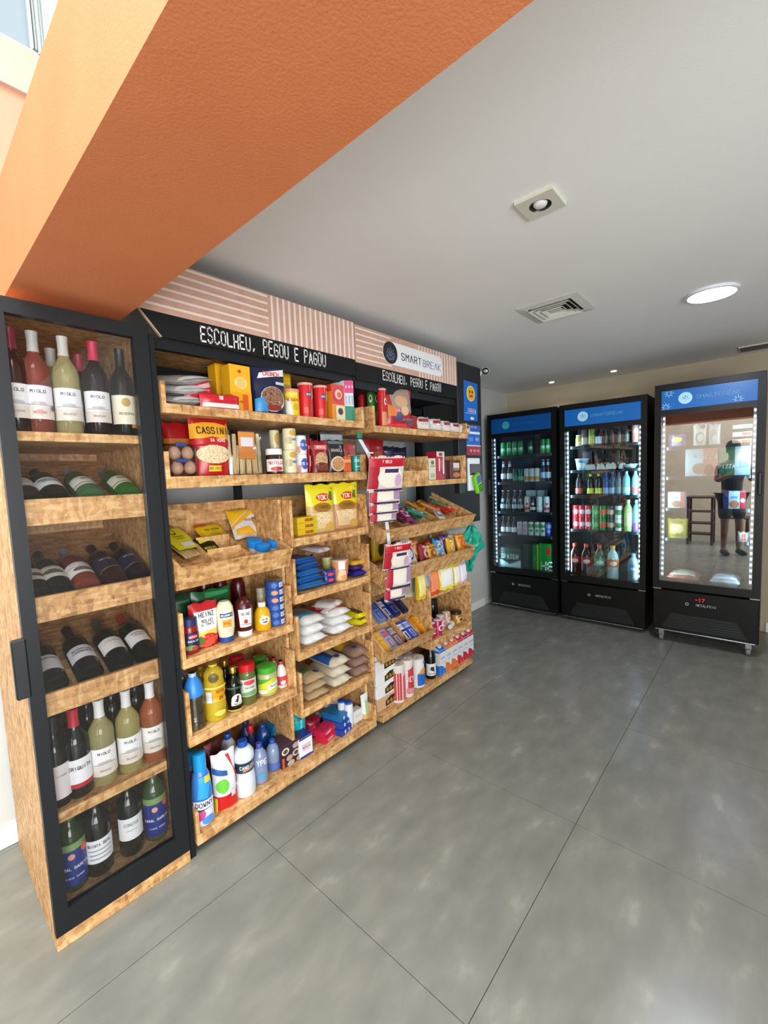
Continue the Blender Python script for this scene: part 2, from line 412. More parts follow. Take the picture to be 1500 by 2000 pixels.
dr = MB().box(CX0, CX0+.038, CY, CY+.03, .05, CZT).box(CX1-.050, CX1, CY, CY+.03, .05, CZT).box(CX0+.038, CX1-.050, CY, CY+.03, CZT-.046, CZT).box(CX0+.038, CX1-.050, CY, CY+.03, .05, .128)
door = dr.build('door', M('16181b', .42, spec=.4), cab, world=True)
MB().box(CX0+.036, CX1-.046, CY+.012, CY+.016, .12, CZT-.04).build('glass_pane', GLASS, door).location = (-cab.location.x, -cab.location.y, 0)
MB().box(CX0-.03, CX0+.006, CY-.004, CY+.022, .865, 1.05, b=.004).build('handle', M('1a1c1f', .4), door).location = (-cab.location.x, -cab.location.y, 0)

# ------------------------------------------------------------------ display bays
def side_poly(pts, x0, x1, name, par, mat=OSB): return MB().prism(pts, 0, x0, x1).build(name, mat, par, world=True)
T = .016
def bay(name, label, loc):
    return thing(name, label, 'shelving', loc)
bay1 = bay('display_shelving', 'strand board display shelving in black steel frame next to the wine cabinet', (1.22, 2.0, 0))
B1 = lambda nm, *a, mat=OSB, b=.0012: MB().box(*a, b=b).build(nm, mat, bay1, world=True)
L1, R1 = .688, 1.758
# steel frame
B1('steel_side_panel', .662, .682, 1.70, 2.3, .0, 2.05, mat=STEEL)
for xx in (1.20, 1.736): B1('steel_post', xx, xx+.03, 2.10, 2.14, 0, 2.1, mat=STEEL)
B1('steel_post', .684, .712, 2.10, 2.14, 0, 2.1, mat=STEEL)
B1('steel_header', .662, 1.766, 1.762, 1.79, 2.02, 2.062, mat=STEEL)
B1('steel_header', .662, 1.766, 2.10, 2.14, 1.99, 2.04, mat=STEEL)
B1('top_panel', .684, 1.766, 1.792, 2.3, 2.045, 2.061, mat=OSB)
# tray shelves A and B
def tray(fn, x0, x1, y0, y1, z0, zf, zs, back=None):
    fn('shelf_board', x0, x1, y0, y1, z0, zf)
    fn('shelf_end', x0, x0+T, y0+.001, y1, zf, zs); fn('shelf_end', x1-T, x1, y0+.001, y1, zf, zs)
    if back: fn('shelf_back', x0+T, x1-T, y1-T, y1, zf, back)
tray(B1, L1, R1+.006, 1.69, 2.08, 1.768, 1.804, 1.885)
tray(B1, L1-.006, R1+.006, 1.69, 2.08, 1.485, 1.53, 1.625)
# carcass uprights, back panel, boxes
for x0 in (L1, 1.2135, R1-T): B1('upright', x0, x0+T, 1.757, 2.06, .03, 1.408)
B1('back_panel', L1, R1, 2.06, 2.076, .03, 1.408)
def boxbin(fn, x0, x1, z0, zf, zs, yb=2.06):
    fn('bin_floor', x0, x1, 1.69, yb, z0, zf)
    fn('bin_side', x0, x0+.014, 1.691, 1.757, zf, zs); fn('bin_side', x1-.014, x1, 1.691, 1.757, zf, zs)
def tiltbin(par, x0, x1, zb, zt, rise=.16, divs=(), yb=2.05):
    fn = lambda nm, poly, a, b: MB().prism(poly, 0, a, b).build(nm, OSB, par, world=True)
    fn('bin_front', [(1.655, zt), (1.672, zt), (1.712, zb), (1.696, zb)], x0, x1)
    fn('bin_floor', [(1.708, zb), (yb, zb+rise), (yb, zb+rise+.014), (1.703, zb+.014)], x0+.014, x1-.014)
    for a in (x0, x1-.014): fn('bin_side', [(1.672, zt), (1.706, zb+.004), (yb, zb+rise+.002), (yb, zb+rise+.11)], a, a+.014)
    for a in divs: fn('bin_divider', [(1.69, zt-.03), (1.704, zb+.016), (yb, zb+rise+.015), (yb, zb+rise+.06)], a, a+.008)
tiltbin(bay1, L1, 1.212, 1.092, 1.184, .15, (.862, 1.03))
for yy, zz in ((1.80, 1.145), (1.90, 1.19)): B1('bin_divider', .872, 1.03, yy, yy+.008, zz, zz+.07)
boxbin(B1, L1, 1.212, .778, .815, 1.0)
boxbin(B1, L1, 1.212, .458, .498, .68)
boxbin(B1, 1.2315, R1, 1.18, 1.22, 1.405)
boxbin(B1, 1.2315, R1, .902, .942, 1.122)
boxbin(B1, 1.2315, R1, .618, .658, .84)
boxbin(B1, 1.2315, R1, .328, .368, .556)
B1('bin_floor', L1, R1, 1.69, 2.06, .042, .084)
B1('bin_side', L1, L1+.014, 1.691, 1.757, .084, .18); B1('bin_side', R1-.014, R1, 1.691, 1.757, .084, .17)
for xx in (.70, 1.20, 1.72): B1('foot', xx, xx+.03, 1.80, 1.84, 0, .042, mat=STEEL)

bay2 = bay('display_shelving', 'strand board display shelving with snack bins beneath the logo sign', (2.35, 2.0, 0))
B2 = lambda nm, *a, mat=OSB, b=.0012: MB().box(*a, b=b).build(nm, mat, bay2, world=True)
L2, R2 = 1.838, 2.862
for xx in (1.80, 2.86): B2('steel_post', xx, xx+.03, 2.10, 2.14, 0, 2.1, mat=STEEL)
B2('steel_header', 1.775, 2.82, 1.762, 1.79, 2.0, 2.044, mat=STEEL)
B2('steel_header', 1.775, 2.88, 2.10, 2.14, 1.97, 2.02, mat=STEEL)
B2('top_panel', 1.79, 2.82, 1.792, 2.3, 2.028, 2.044, mat=STEEL)
B2('shelf_board', L2, R2+.006, 1.69, 2.08, 1.752, 1.79)
B2('shelf_end', L2, L2+T, 1.691, 2.0, 1.79, 1.90); B2('shelf_end', R2-T, R2, 1.691, 2.0, 1.79, 1.865)
# second row: deep tray + open box
B2('shelf_board', L2, R2-.03, 1.69, 2.05, 1.425, 1.46)
B2('tray_front', L2, 2.352, 1.69, 1.706, 1.46, 1.527)
B2('shelf_end', 2.352, 2.366, 1.70, 2.03, 1.46, 1.62)
B2('shelf_end', L2, L2+T, 1.706, 2.03, 1.46, 1.53); B2('shelf_end', R2-.046, R2-.03, 1.691, 2.03, 1.46, 1.63)
B2('shelf_back', L2+T, R2-.046, 2.03, 2.046, 1.46, 1.64)
tiltbin(bay2, 1.862, 2.90, 1.105, 1.188, .14, (2.2, 2.55))
tiltbin(bay2, 1.862, 2.888, .842, .943, .13, (2.2, 2.55))
tiltbin(bay2, L2-.006, 2.335, .385, .464, .26, (2.10,), 2.05)
B2('bin_side', L2-.022, L2-.008, 1.76, 2.06, .1, 1.1)
B2('box_top', 2.352, 2.845, 1.72, 2.06, .648, .664); B2('bin_floor', 2.352, 2.845, 1.69, 2.06, .318, .366)
B2('bin_side', 2.338, 2.352, 1.70, 2.06, .30, .74); B2('bin_side', 2.845, 2.859, 1.691, 2.06, .30, .68)
B2('bin_floor', 1.812, 2.857, 1.69, 2.06, .032, .07)
B2('bin_side', 1.812, 1.826, 1.76, 2.06, .07, .30); B2('bin_side', 2.843, 2.857, 1.76, 2.06, .07, .30)
B2('back_panel', 1.83, 2.86, 2.06, 2.076, .03, 1.2)
for xx in (1.83, 2.35, 2.82): B2('foot', xx, xx+.03, 1.80, 1.84, 0, .032, mat=STEEL)

# ------------------------------------------------------------------ header signs
SY = 1.745
PINK = mottled('kraft_print', ((.3, 'c49a86'), (.7, 'd0a894')), 25, .6); STRIPE = M('ecdcd2', .6); SIGNB = M('0e0e11', .6, spec=.3)
def sign(name, label, x0, x1, zt, zm, zb, chamfer):
    o = thing(name, label, 'sign', ((x0+x1)/2, SY, zm))
    poly = [(x0, zt), (x1, zt), (x1, zm), (x0, zm)]
    MB().prism(poly, 1, SY, SY+.012).build('sign_panel', PINK, o, world=True)
    c = .075 if chamfer else 0
    MB().prism([(x0, zm), (x1, zm), (x1, zb), (x0+c, zb)], 1, SY, SY+.012).build('slogan_panel', SIGNB, o, world=True)
    if chamfer: MB().prism([(x0-.004, zm), (x0, zm), (x0+c, zb), (x0+c-.005, zb)], 1, SY-.001, SY+.012).build('panel_edge', M('c9a98f', .6), o, world=True)
    return o
def stripes(o, rects):
    for x0, x1, z0, z1 in rects: MB().box(x0, x1, SY-.0012, SY, z0, z1).build('stripe', STRIPE, o, world=True)
ZT, ZM, ZB = 2.352, 2.152, 2.062
s1 = sign('header_sign', 'striped header sign with white slogan above the first shelving bay', .655, 1.768, ZT, ZM, ZB, True)
xs = at(524, 600, SY).x; rows = []
for k in range(6): z = ZM+.022+k*.0325; rows.append((.66, xs-.004, z, z+.009))
k = xs+.014
while k < 1.76: rows.append((k, k+.011, ZM, ZT)); k += .0325
stripes(s1, rows)
def put_text(o, s, x0, x1, zc, h, mat, bold=.12, jit=.06, y=SY-.0018, slope=0., world=True):
    q = text_ribbons(s, h, .5, bold, jit); X = [p[0] for r in q for p in r]; a, b = min(X), max(X); k = (x1-x0)/(b-a)
    adv = h*.76; wds = []; wi = 0; ch = 0
    cut = [-adv*len(s)/2+adv*(i+.5) for i, c in enumerate(s) if c == ' ']+[1e9]; mb = [MB() for _ in cut]
    for r in q:
        wi = next(i for i, c in enumerate(cut) if r[0][0] < c)
        mb[wi].add([(x0+(p[0]-a)*k, y, zc+p[1]) for p in r], [(0, 1, 2, 3)])
    for b_ in mb: b_.build('lettering', mat, o, world=world)
LET = M('f4f2ee', .6)
put_text(s1, 'ESCOLHEU, PEGOU E PAGOU', at(391, 655, SY).x, at(636, 703, SY).x, 2.108, .058, LET, .13, .08)
s2 = sign('header_sign', 'striped header sign with round logo above the second shelving bay', 1.772, 2.822, ZT-.006, ZM-.012, 2.045, False)
rows = []; xw = 2.03
for k in range(6): z = ZM+.010+k*.0325; rows.append((1.778, xw+.05, z, z+.009))
k = 2.36
while k < 2.815: rows.append((k, k+.011, ZM-.012, ZT-.006)); k += .0335
stripes(s2, rows)
# white pill with logo
cL, cR = at(751, 684, SY), at(860, 725, SY); zc = 2.243
mb = MB(); poly = []
hh = .068; xl, xr = cL.x+.05, cR.x+.02
for i in range(13): a = PI/2+PI*i/12; poly.append((xl+hh*math.cos(a), zc+hh*math.sin(a)))
for i in range(9): a = -PI/2+PI*i/8; poly.append((xr-.03+.03*math.cos(a), zc+hh*math.sin(a)))
mb.prism(poly, 1, SY-.004, SY); mb.build('logo_plate', M('eeeef0', .5), s2, world=True)
lx = at(761, 684, SY).x; rr = .066
mb = MB().prism([(lx+rr*math.cos(2*PI*i/28), zc+rr*math.sin(2*PI*i/28)) for i in range(28)], 1, SY-.006, SY-.004)
lg = mb.build('logo_disc', M('191a22', .5), s2, world=True)
mb = MB()
def leafline(pts, wd):
    for (x0, z0), (x1, z1) in zip(pts, pts[1:]):
        dx, dz = x1-x0, z1-z0; L = math.hypot(dx, dz) or 1; nx, nz = -dz/L*wd, dx/L*wd
        mb.add([(x0+nx, SY-.0066, z0+nz), (x0-nx, SY-.0066, z0-nz), (x1-nx, SY-.0066, z1-nz), (x1+nx, SY-.0066, z1+nz)], [(0, 1, 2, 3)])
for ang, ln in ((90, .05), (55, .046), (125, .046), (20, .042), (160, .042)):
    a = math.radians(ang); ca, sa = math.cos(a), math.sin(a); bx, bz = lx, zc-.018
    for sd in (-1, 1):
        pts = []
        for i in range(9):
            t = i/8; w_ = math.sin(PI*t)*.010*sd; pts.append((bx+ca*ln*t-sa*w_, bz+sa*ln*t+ca*w_))
        leafline(pts, .0013)
leafline([(lx+.036*math.cos(math.radians(a)), zc-.004+.03*math.sin(math.radians(a))) for a in range(190, 351, 16)], .0015)
leafline([(lx+.044*math.cos(math.radians(a)), zc-.006+.036*math.sin(math.radians(a))) for a in range(205, 336, 16)], .0015)
mb.build('logo_lotus', M('7a86a8', .5), lg, world=False).location = (-s2.location.x, -s2.location.y, -s2.location.z)
xa, xm, xb = at(782, 690, SY).x, at(823, 705, SY).x, at(860, 715, SY).x
put_text(s2, 'SM^RT', xa, xm-.008, zc-.004, .042, M('22242a', .5), .12, 0, SY-.005)
put_text(s2, 'BRE^K', xm+.008, xb, zc-.008, .042, M('8d9bc0', .5), .12, 0, SY-.005)
put_text(s2, 'ESCOLHEU, PEGOU E PAGOU', at(747, 733, SY).x, at(861, 762, SY).x, 2.098, .050, LET, .13, .08)

# ------------------------------------------------------------------ totem, wall box, camera
tt = thing('totem_panel', 'black steel end panel carrying stickers beside the logo sign', 'panel', (3.0, SY+.02, 1.34))
MB().box(2.826, 3.178, SY, SY+.05, 1.345, 2.322, b=.003).build('panel', M('191c20', .45), tt, world=True)
MB().box(2.826, 3.178, SY-.004, SY, 1.345, 1.56, b=.001).build('lower_plate', M('2a3236', .4), tt, world=True)
def card(name, label, pts, y, col, th=.002):
    P4 = [at(px, py, y) for px, py in pts]
    o = thing(name, label, 'sign', (sum(p.x for p in P4)/4, y, min(p.z for p in P4)))
    MB().prism([(p.x, p.z) for p in P4], 1, y-th, y).build('sheet', M(col, .4), o, world=True)
    x0, x1 = min(p.x for p in P4), max(p.x for p in P4); z0, z1 = min(p.z for p in P4), max(p.z for p in P4)
    return o, x0, x1, z0, z1
def cardart(o, art, x0, x1, z0, z1, y, th=.002):
    W, H = x1-x0, z1-z0
    art_on(o, art, lambda u, v, off: ((x0+x1)/2-o.location.x+u, -th-off, z0-o.location.z+v), W, H, 'label')
o, *r = card('smile_sticker', 'bright blue sticker with a yellow smiling face on black panel', ((905, 742), (932, 750), (932, 823), (906, 821)), SY-.001, '1668c4')
cardart(o, [('e', 0, .70, .60, .20, 'f2e08a'), ('e', 0, .70, .52, .175, 'f0b11c'), ('e', -.17, .74, .09, .04, '3a2a10'), ('e', .17, .74, .09, .04, '3a2a10'), ('p', [(-.28, .66), (.28, .66), (.18, .60), (-.18, .60)], 'b0561c'), ('t', 'SORRIA', 0, .27, .09, 'f4f6fa', .55), ('r', -.85, .6, .185, .195, 'cfe0f4'), ('r', -.2, .25, .04, .10, 'eef2f8')], *r, SY)
o, *r = card('instruction_card', 'blue and red instruction card below the smiling sticker', ((911, 830), (937, 832), (937, 889), (911, 889)), SY-.001, '2f62b8')
cardart(o, [('r', -1, 1, 0, .30, '9c2f3d'), ('r', -1, 1, .30, .335, 'd9dbe4'), ('r', -.9, .9, .70, .78, 'dfe4ee'), ('r', -1, 1, .88, 1, '3a5fae'), ('t', 'COMO PAGAR', 0, .93, .055, 'dfe6f2', .5), ('r', -.8, -.1, .46, .6, '4b86d8'), ('r', .1, .8, .46, .6, '4b86d8'), ('t', 'PIX', .4, .53, .06, 'f2f4f8'), ('e', -.5, .15, .22, .05, 'c9808a'), ('e', 0, .15, .22, .05, 'c9808a'), ('e', .5, .15, .22, .05, 'c9808a')], *r, SY)
# payment terminal
tk = at(921, 930, SY); o = thing('payment_terminal', 'white framed card payment terminal with lime green holder on black panel', 'payment terminal', (tk.x, SY, at(921, 958, SY).z))
zt_, zb_ = at(921, 895, SY).z, at(921, 958, SY).z; hw = .085
MB().box(tk.x-hw, tk.x+hw, SY-.03, SY-.005, zb_, zt_, b=.006).build('holder_plate', M('dfe3e8', .35), o, world=True)
MB().box(tk.x-hw+.008, tk.x+hw-.008, SY-.0315, SY-.03, zt_-.13, zt_-.045).build('screen', M('3a2328', .2), o, world=True)
bd = MB().box(-.045, .045, -.02, .02, -.075, .075, b=.012).build('card_reader', M('74c81f', .35), o)
bd.location = (0.0, -.052, .055); bd.rotation_euler = (0, -.35, 0)
MB().box(-.034, .034, -.0225, -.02, .004, .062, b=.001).build('reader_screen', M('1c3c8c', .2), bd)
mbk = MB()
for i in range(3):
    for j in range(3): mbk.box(-.03+i*.021, -.014+i*.021, -.0235, -.02, -.06+j*.019, -.047+j*.019)
mbk.build('keypad', M('2d6b18', .4), bd)
wb = thing('wall_switchboard', 'black electrical cupboard on the wall behind the end panel', 'cupboard', (3.62, 2.34, .99))
MB().box(3.12, 4.10, 2.29, 2.388, .99, 2.22, b=.004).build('box', M('0d0e10', .5), wb, world=True)
MB().box(3.14, 4.08, 2.284, 2.29, 1.01, 2.20, b=.002).build('door', M('101214', .45), wb, world=True)
MB().box(2.99, 3.10, 2.375, 2.389, .99, 2.3, b=.002).build('grey_strip', M('97a0a6', .5), wb, world=True)  # plain grey vertical strip beside the cupboard
# security camera
cp = at(941, 720, 1.80)
sc_ = thing('security_camera', 'small white bullet security camera at the top of black panel', 'camera', (3.1905, 1.772, 2.285))
MB().lathe([(0, -.012), (.028, -.012), (.03, 0), (.02, .012), (0, .014)], 16).build('mount', M('e4e6e8', .4), sc_, True).rotation_euler = (0, PI/2, 0)
MB().tube([(0, 0, 0), (.03, -.008, .012), (.05, -.012, .02)], .011).build('arm', M('e4e6e8', .4), sc_, True)
bo = MB().lathe([(0, -.05), (.024, -.05), (.030, -.044), (.031, .03), (.027, .045), (0, .047)], 20).build('housing', M('e8eaec', .35), sc_, True)
bo.location = (.075, -.02, .03); bo.rotation_euler = Vector((.8, .5, .2)).to_track_quat('Z', 'Y').to_euler()
fa = MB().lathe([(.0275, -.0505), (.020, -.053), (.012, -.0535), (0, -.054)], 20).build('lens_face', M('08090d', .12), bo, True)
# ================================================================== PRODUCT BUILDERS
def fit(bx, y, z=None, cyl=False):
    L, R, T, Bm = bx
    a, b = at(L, Bm, y), at(R, Bm, y); mx = (L+R)/2
    xc, wd = (a.x+b.x)/2, b.x-a.x
    if cyl: wd *= math.cos(math.atan2(xc, y))
    zb = at(mx, Bm, y).z if z is None else z
    return xc, zb, wd, max(.02, at(mx, T, y).z-zb)
WINE = [(0, 0), (.9, 0), (1, .02), (1, .6), (.93, .665), (.62, .735), (.42, .785), (.365, .84), (.36, .965), (.40, .97), (.40, 1), (0, 1)]
JAR = [(0, 0), (.9, 0), (1, .03), (1, .72), (.9, .79), (.84, .81), (.84, .97), (0, .97)]
CANP = [(0, 0), (.88, 0), (1, .03), (1, .96), (.93, 1), (.9, .985), (0, .985)]
TUBEP = [(0, 0), (1, 0), (1, 1), (0, 1)]
SLIMP = [(0, 0), (.8, 0), (1, .06), (1, .88), (.84, .96), (.86, 1), (.8, .99), (0, .99)]
SODA = [(0, 0), (.75, 0), (.95, .04), (1, .1), (.94, .3), (1, .5), (1, .62), (.8, .76), (.42, .87), (.34, .9), (.34, .98), (0, .98)]
SQUEEZE = [(0, 0), (.72, 0), (.76, .1), (.8, .14), (.97, .34), (1, .6), (.92, .84), (.68, .96), (.5, 1), (0, 1)]
MUST = [(0, 0), (.95, 0), (1, .03), (1, .5), (.86, .68), (.5, .82), (.42, .84), (.42, 1), (0, 1)]
DETER = [(0, 0), (.92, 0), (1, .04), (1, .32), (.84, .48), (.84, .6), (1, .68), (1, .78), (.7, .87), (.42, .9), (.42, .93), (0, .93)]
SOFT = [(0, 0), (.9, 0), (1, .03), (1, .42), (.9, .62), (.72, .72), (.58, .76), (.55, .8), (0, .8)]
CUPP = [(0, 0), (.74, 0), (.76, .02), (1, .95), (1.04, .96), (1.04, 1), (.96, .985), (0, .985)]
OILP = [(0, 0), (.9, 0), (1, .05), (1, .36), (.88, .42), (1, .5), (1, .62), (.88, .74), (.9, .84), (.6, .92), (.4, .95), (.4, .97), (0, .97)]
BEER = [(0, 0), (.9, 0), (1, .02), (1, .52), (.8, .64), (.48, .74), (.38, .82), (.36, .96), (.42, .965), (.42, 1), (0, 1)]
OLIVE = [(0, 0), (.94, 0), (1, .02), (1, .56), (.85, .66), (.46, .75), (.4, .82), (.4, .98), (0, .98)]
def round_thing(name, label, cat, loc, R, H, prof, col, art=(), caps=(), rz=0, group=None, rot=None, seg=20, rough=.25, bands=(), mat=None):
    """caps: (z0,z1,rfac,col[,name]) fractions of H; bands: (z0,z1,col) shells"""
    t = thing(name, label, cat, loc, rz, group, rot)
    pr = [(r*R, z*H) for r, z in prof]; rf = prof_r(pr)
    MB().lathe(pr, seg).build('body', mat or M(col, rough), t, True)
    for c in caps:
        z0, z1, k, cc = c[0]*H, c[1]*H, c[2], c[3]
        if c[1]-c[0] > .001:
            if len(c) > 5: p = [(0, z0)]+[(rf(z0+(z1-z0)*i/6)+.0012, z0+(z1-z0)*i/6) for i in range(7)]+[(0, z1+.001)]
            else: p = [(0, z0), (k*R, z0), (k*R, z1-.0015), (k*R*.93, z1), (0, z1)]
            MB().lathe(p, seg).build(c[4] if len(c) > 4 else 'cap', M(cc, .35, .9 if cc in ('c9a24a', 'b9bec4') else 0), t, True)
    for z0, z1, cc in bands:
        p = [(rf((z0+(z1-z0)*i/5)*H)+.0008, (z0+(z1-z0)*i/5)*H) for i in range(6)]
        MB().lathe(p, seg).build('label_band', M(cc, .4), t, True)
    if art: art_on(t, art, cyl_surf(lambda v: rf(v)+.0006), 2*R*1.25, H)
    return t
def round_px(name, label, cat, bx, y, z, prof, col, *a, **k):
    x, zb, wd, h = fit(bx, y, z, True)
    k.setdefault('rz', -.7*math.atan2(x, y))
    return round_thing(name, label, cat, (x, y, zb), wd/2, h, prof, col, *a, **k)
def box_thing(name, label, cat, loc, w, d, h, col, art=(), rz=0, group=None, rot=None, top=None, extra=None, bev=.0015):
    t = thing(name, label, cat, loc, rz, group, rot)
    MB().box(-w/2, w/2, -d/2, d/2, 0, h, b=bev).build('body', M(col, .4), t)
    if top: MB().box(-w/2+.001, w/2-.001, -d/2+.001, d/2-.001, h, h+.0012).build('top_print', M(top, .4), t)
    if art: art_on(t, art, flat_surf(d/2), w, h)
    if extra: art_on(t, extra, lambda u, v, off: (-w/2-off, -u, v), d, h, 'label')
    return t
def box_px(name, label, cat, bx, y, z, d, col, *a, **k):
    """y is the front face"""
    x, zb, wd, h = fit(bx, y, z)
    return box_thing(name, label, cat, (x, y+d/2, zb), wd, d, h, col, *a, **k)
def bag_surf(w, h, t, stand, seed):
    rnd = random.Random(seed); ph = [rnd.uniform(0, 6) for _ in range(4)]
    def thick(u, v):
        s, q = min(1, abs(u)/(w/2)), min(1, max(0, v/h))
        a = max(0, 1-s**3)**.55
        if stand: e = max(0, 1-max(0, (q-.25)/.75)**2.2)**.7 if q > .25 else .8+.2*q/.25
        else: e = max(0, 1-abs(2*q-1)**5)**.6
        wr = 1+.07*math.sin(u/w*9+ph[0]+v/h*4)+.06*math.sin(v/h*11+ph[1]-u/w*3)
        return t/2*a*e*wr+.0012
    return thick
def bag_mesh(mb, w, h, t, stand, seed, crimp=True):
    th = bag_surf(w, h, t, stand, seed); nx, nz = 10, 12
    for sd in (-1, 1):
        vs = []
        for j in range(nz+1):
            v = h*j/nz
            for i in range(nx+1):
                u = -w/2+w*i/nx
                e = abs(2*v/h-1); pinch = 1-.03*math.sin(PI*v/h)
                vs.append((u*pinch, sd*th(u, v), v+(.004*math.sin(u/w*14+seed) if crimp and j in (0, nz) else 0)))
        fs = [(j*(nx+1)+i, j*(nx+1)+i+1, (j+1)*(nx+1)+i+1, (j+1)*(nx+1)+i) for j in range(nz) for i in range(nx)]
        mb.add(vs, fs if sd < 0 else [f[::-1] for f in fs])
    n = (nx+1)*(nz+1); o = len(mb.v)-2*n
    ring = [i for i in range(nx+1)]+[j*(nx+1)+nx for j in range(1, nz+1)]+[nz*(nx+1)+i for i in range(nx-1, -1, -1)]+[j*(nx+1) for j in range(nz-1, 0, -1)]
    for a, b in zip(ring, ring[1:]+ring[:1]): mb.f.append([o+a, o+n+a, o+n+b, o+b]); mb.m.append(0)
    return th
_seed = [0]
def bag_thing(name, label, cat, loc, w, h, t, col, art=(), rz=0, group=None, rot=None, stand=False, rough=.28, mat=None):
    _seed[0] += 1
    o = thing(name, label, cat, loc, rz, group, rot); mb = MB()
    th = bag_mesh(mb, w, h, t, stand, _seed[0]); mb.build('pack', mat or M(col, rough), o, True)
    if art: art_on(o, art, lambda u, v, off: (u*(1-.03*math.sin(PI*min(1, max(0, v/h)))), -th(u, v)-off-.0006, v), w, h)
    return o
def bag_px(name, label, cat, bx, y, z, t, col, *a, **k):
    x, zb, wd, h = fit(bx, y, z)
    if 'rz' not in k and 'rot' not in k: k['rz'] = -.22*math.atan2(x, y)
    return bag_thing(name, label, cat, (x, y, zb), wd, h, t, col, *a, **k)
def lying(name, label, cat, x, y, z, w, dep, t, col, art=(), rz=0, group=None, inc=0., **k):
    """flat bag on its back: front edge at y, thickness t, tilted up by inc"""
    return bag_thing(name, label, cat, (x, y, z+t*.5), w, dep, t, col, art, group=group, rot=(-PI/2+inc, 0, rz), **k)

# ================================================================== WINE
def wine(label, px, py, z, y, R, H, gl, lab, art, cap, rz=0, rot=None, loc=None, lz=(.13, .46), grp=None, rough=.12):
    loc = loc or (at(px, py, y).x, y, z)
    loc = (min(max(loc[0], CX0+.021+R), CX1-.021-R), loc[1], loc[2])
    A = [('r', -1, 1, lz[0], lz[1], lab)] if lab else []
    if rot is None: rz = -.7*math.atan2(loc[0], loc[1])
    return round_thing('wine_bottle', label, 'wine bottle', loc, R, H, WINE, gl, A+list(art), [(.80, 1.002, .43, cap, 'capsule', 1)], rz, grp, rot, 24, rough, mat=clear(gl) if gl in (YEL, ROS, 'e2d890', 'b8665a') else None)
def tree_art(v0, v1, tint='c9b9a8'):
    h = v1-v0
    return [('r', -1, 1, v0, v0+h*.36, 'd9cfc4'), ('t', 'MIOLO', 0, v0+h*.82, h*.085, '3a3a40'), ('e', 0, v0+h*.47, .4, h*.05, 'b8b4b0'), ('r', -.7, .7, v0+h*.41, v0+h*.43, 'a7a19a'), ('t', 'SELECAO', 0, v0+h*.2, h*.05, '8c8178')]
GRN, RED, YEL, ROS = '0d120d', '1a0a0e', 'dcd39a', 'e08a58'
ry, rR, rH = 1.785, .0385, .322
g1 = 'wine bottles on the top cabinet shelf'
wine('wine bottle half hidden by the cabinet door frame on top shelf', 27, 838, 1.684, ry, rR, rH, RED, 'e4e3e6', tree_art(.13, .46), '7a1830', grp=g1)
wine('rose wine bottle with pale label and silver cap on top cabinet shelf', 80, 838, 1.684, ry, rR, rH, 'b8665a', 'e2dde4', tree_art(.13, .46)+[('e', .7, .24, .13, .03, '6b6460'), ('e', 0, .2, .2, .02, 'd98c8c')], 'b4b4ae', grp=g1)
wine('white wine bottle with pale label and silver cap on top cabinet shelf', 138, 840, 1.684, ry, rR, rH, YEL, 'e8e7ea', tree_art(.13, .46), 'c4c4bc', grp=g1)
wine('red wine bottle with crimson cap and pale label on top cabinet shelf', 195, 842, 1.684, ry, rR, rH, RED, 'e8e7ea', tree_art(.13, .46), 'c2274a', grp=g1)
wine('dark wine bottle with cream and gold label at the cabinet top shelf end', 246, 844, 1.684, ry, rR, rH*.97, '12140e', 'e6dfc8', [('e', .1, .38, .3, .05, 'b89a4e'), ('t', 'RESERVA', .1, .25, .025, '7c6a3c'), ('r', .35, 1, .09, .125, 'c08a2e')], '15161a', grp=g1)
wine('silver capped wine bottle standing behind the front row of top shelf', 112, 832, 1.684, 1.90, rR, rH*.95, YEL, None, [], 'b0b0aa', grp=g1)
wine('red capped wine bottle standing behind the front row of top shelf', 165, 832, 1.684, 1.90, rR, rH*.93, RED, None, [], '9c1f34', grp=g1)
# sloped rows: base at the front lip, neck up and back
def laid(label, px, py, z0, gl, lab, art, cap, gi, lz=(.16, .42), R=.0415, tw=0.):
    x = at(px, py, 1.80).x; inc = math.atan2(.203, .593)
    base = (x, 1.752+R*math.sin(inc)+.004, z0+.034+R*math.cos(inc))
    # local Z -> along slope; local -Y -> up and towards the front
    return wine(label, 0, 0, 0, 0, R, .315, gl, lab, art, cap, loc=base, rot=(-PI/2+inc, 0, tw), lz=lz, grp=gi)
G2, G3, G4 = ['wine bottles lying on the %s sloped shelf' % a for a in ('upper', 'middle', 'lower')]
TX = lambda s, v=.34: [('t', s, 0, v, .026, '33353c')]
laid('lying wine bottle cut off by the door frame, upper sloped row', 45, 950, 1.388, '131512', 'd8d6d4', [], '20242a', G2)
laid('lying dark wine bottle with bluish white label, upper sloped row', 105, 950, 1.388, '0f120f', 'dfe6ea', TX('RESERVADO')+TX('MERLOT', .29), '16181c', G2)
laid('lying green wine bottle with banded pale label, middle of upper sloped row', 175, 950, 1.388, '3c5a3a', 'd9d8d0', [('r', -1, 1, .2, .22, '7d7a70'), ('e', 0, .34, .25, .03, '9a978c')], '8a8f86', G2)
laid('lying bright green wine bottle with banded label, end of upper sloped row', 248, 945, 1.388, '2c5a22', 'dad7c4', [('r', -1, 1, .2, .215, '54553f'), ('e', 0, .34, .3, .035, 'a9a48c')], '6e7668', G2)
laid('lying wine bottle cut off by the door frame, middle sloped row', 62, 1140, 1.078, '10120f', 'd9d6cc', [('e', .3, .28, .4, .04, '5c5a44')], '20242a', G3)
laid('lying dark wine bottle with landscape label, middle sloped row', 112, 1132, 1.078, '10130f', 'd6d4c8', [('e', 0, .29, .6, .05, '5f6048'), ('t', 'CAMPOS', 0, .385, .02, '40423c')], '1d2024', G3)
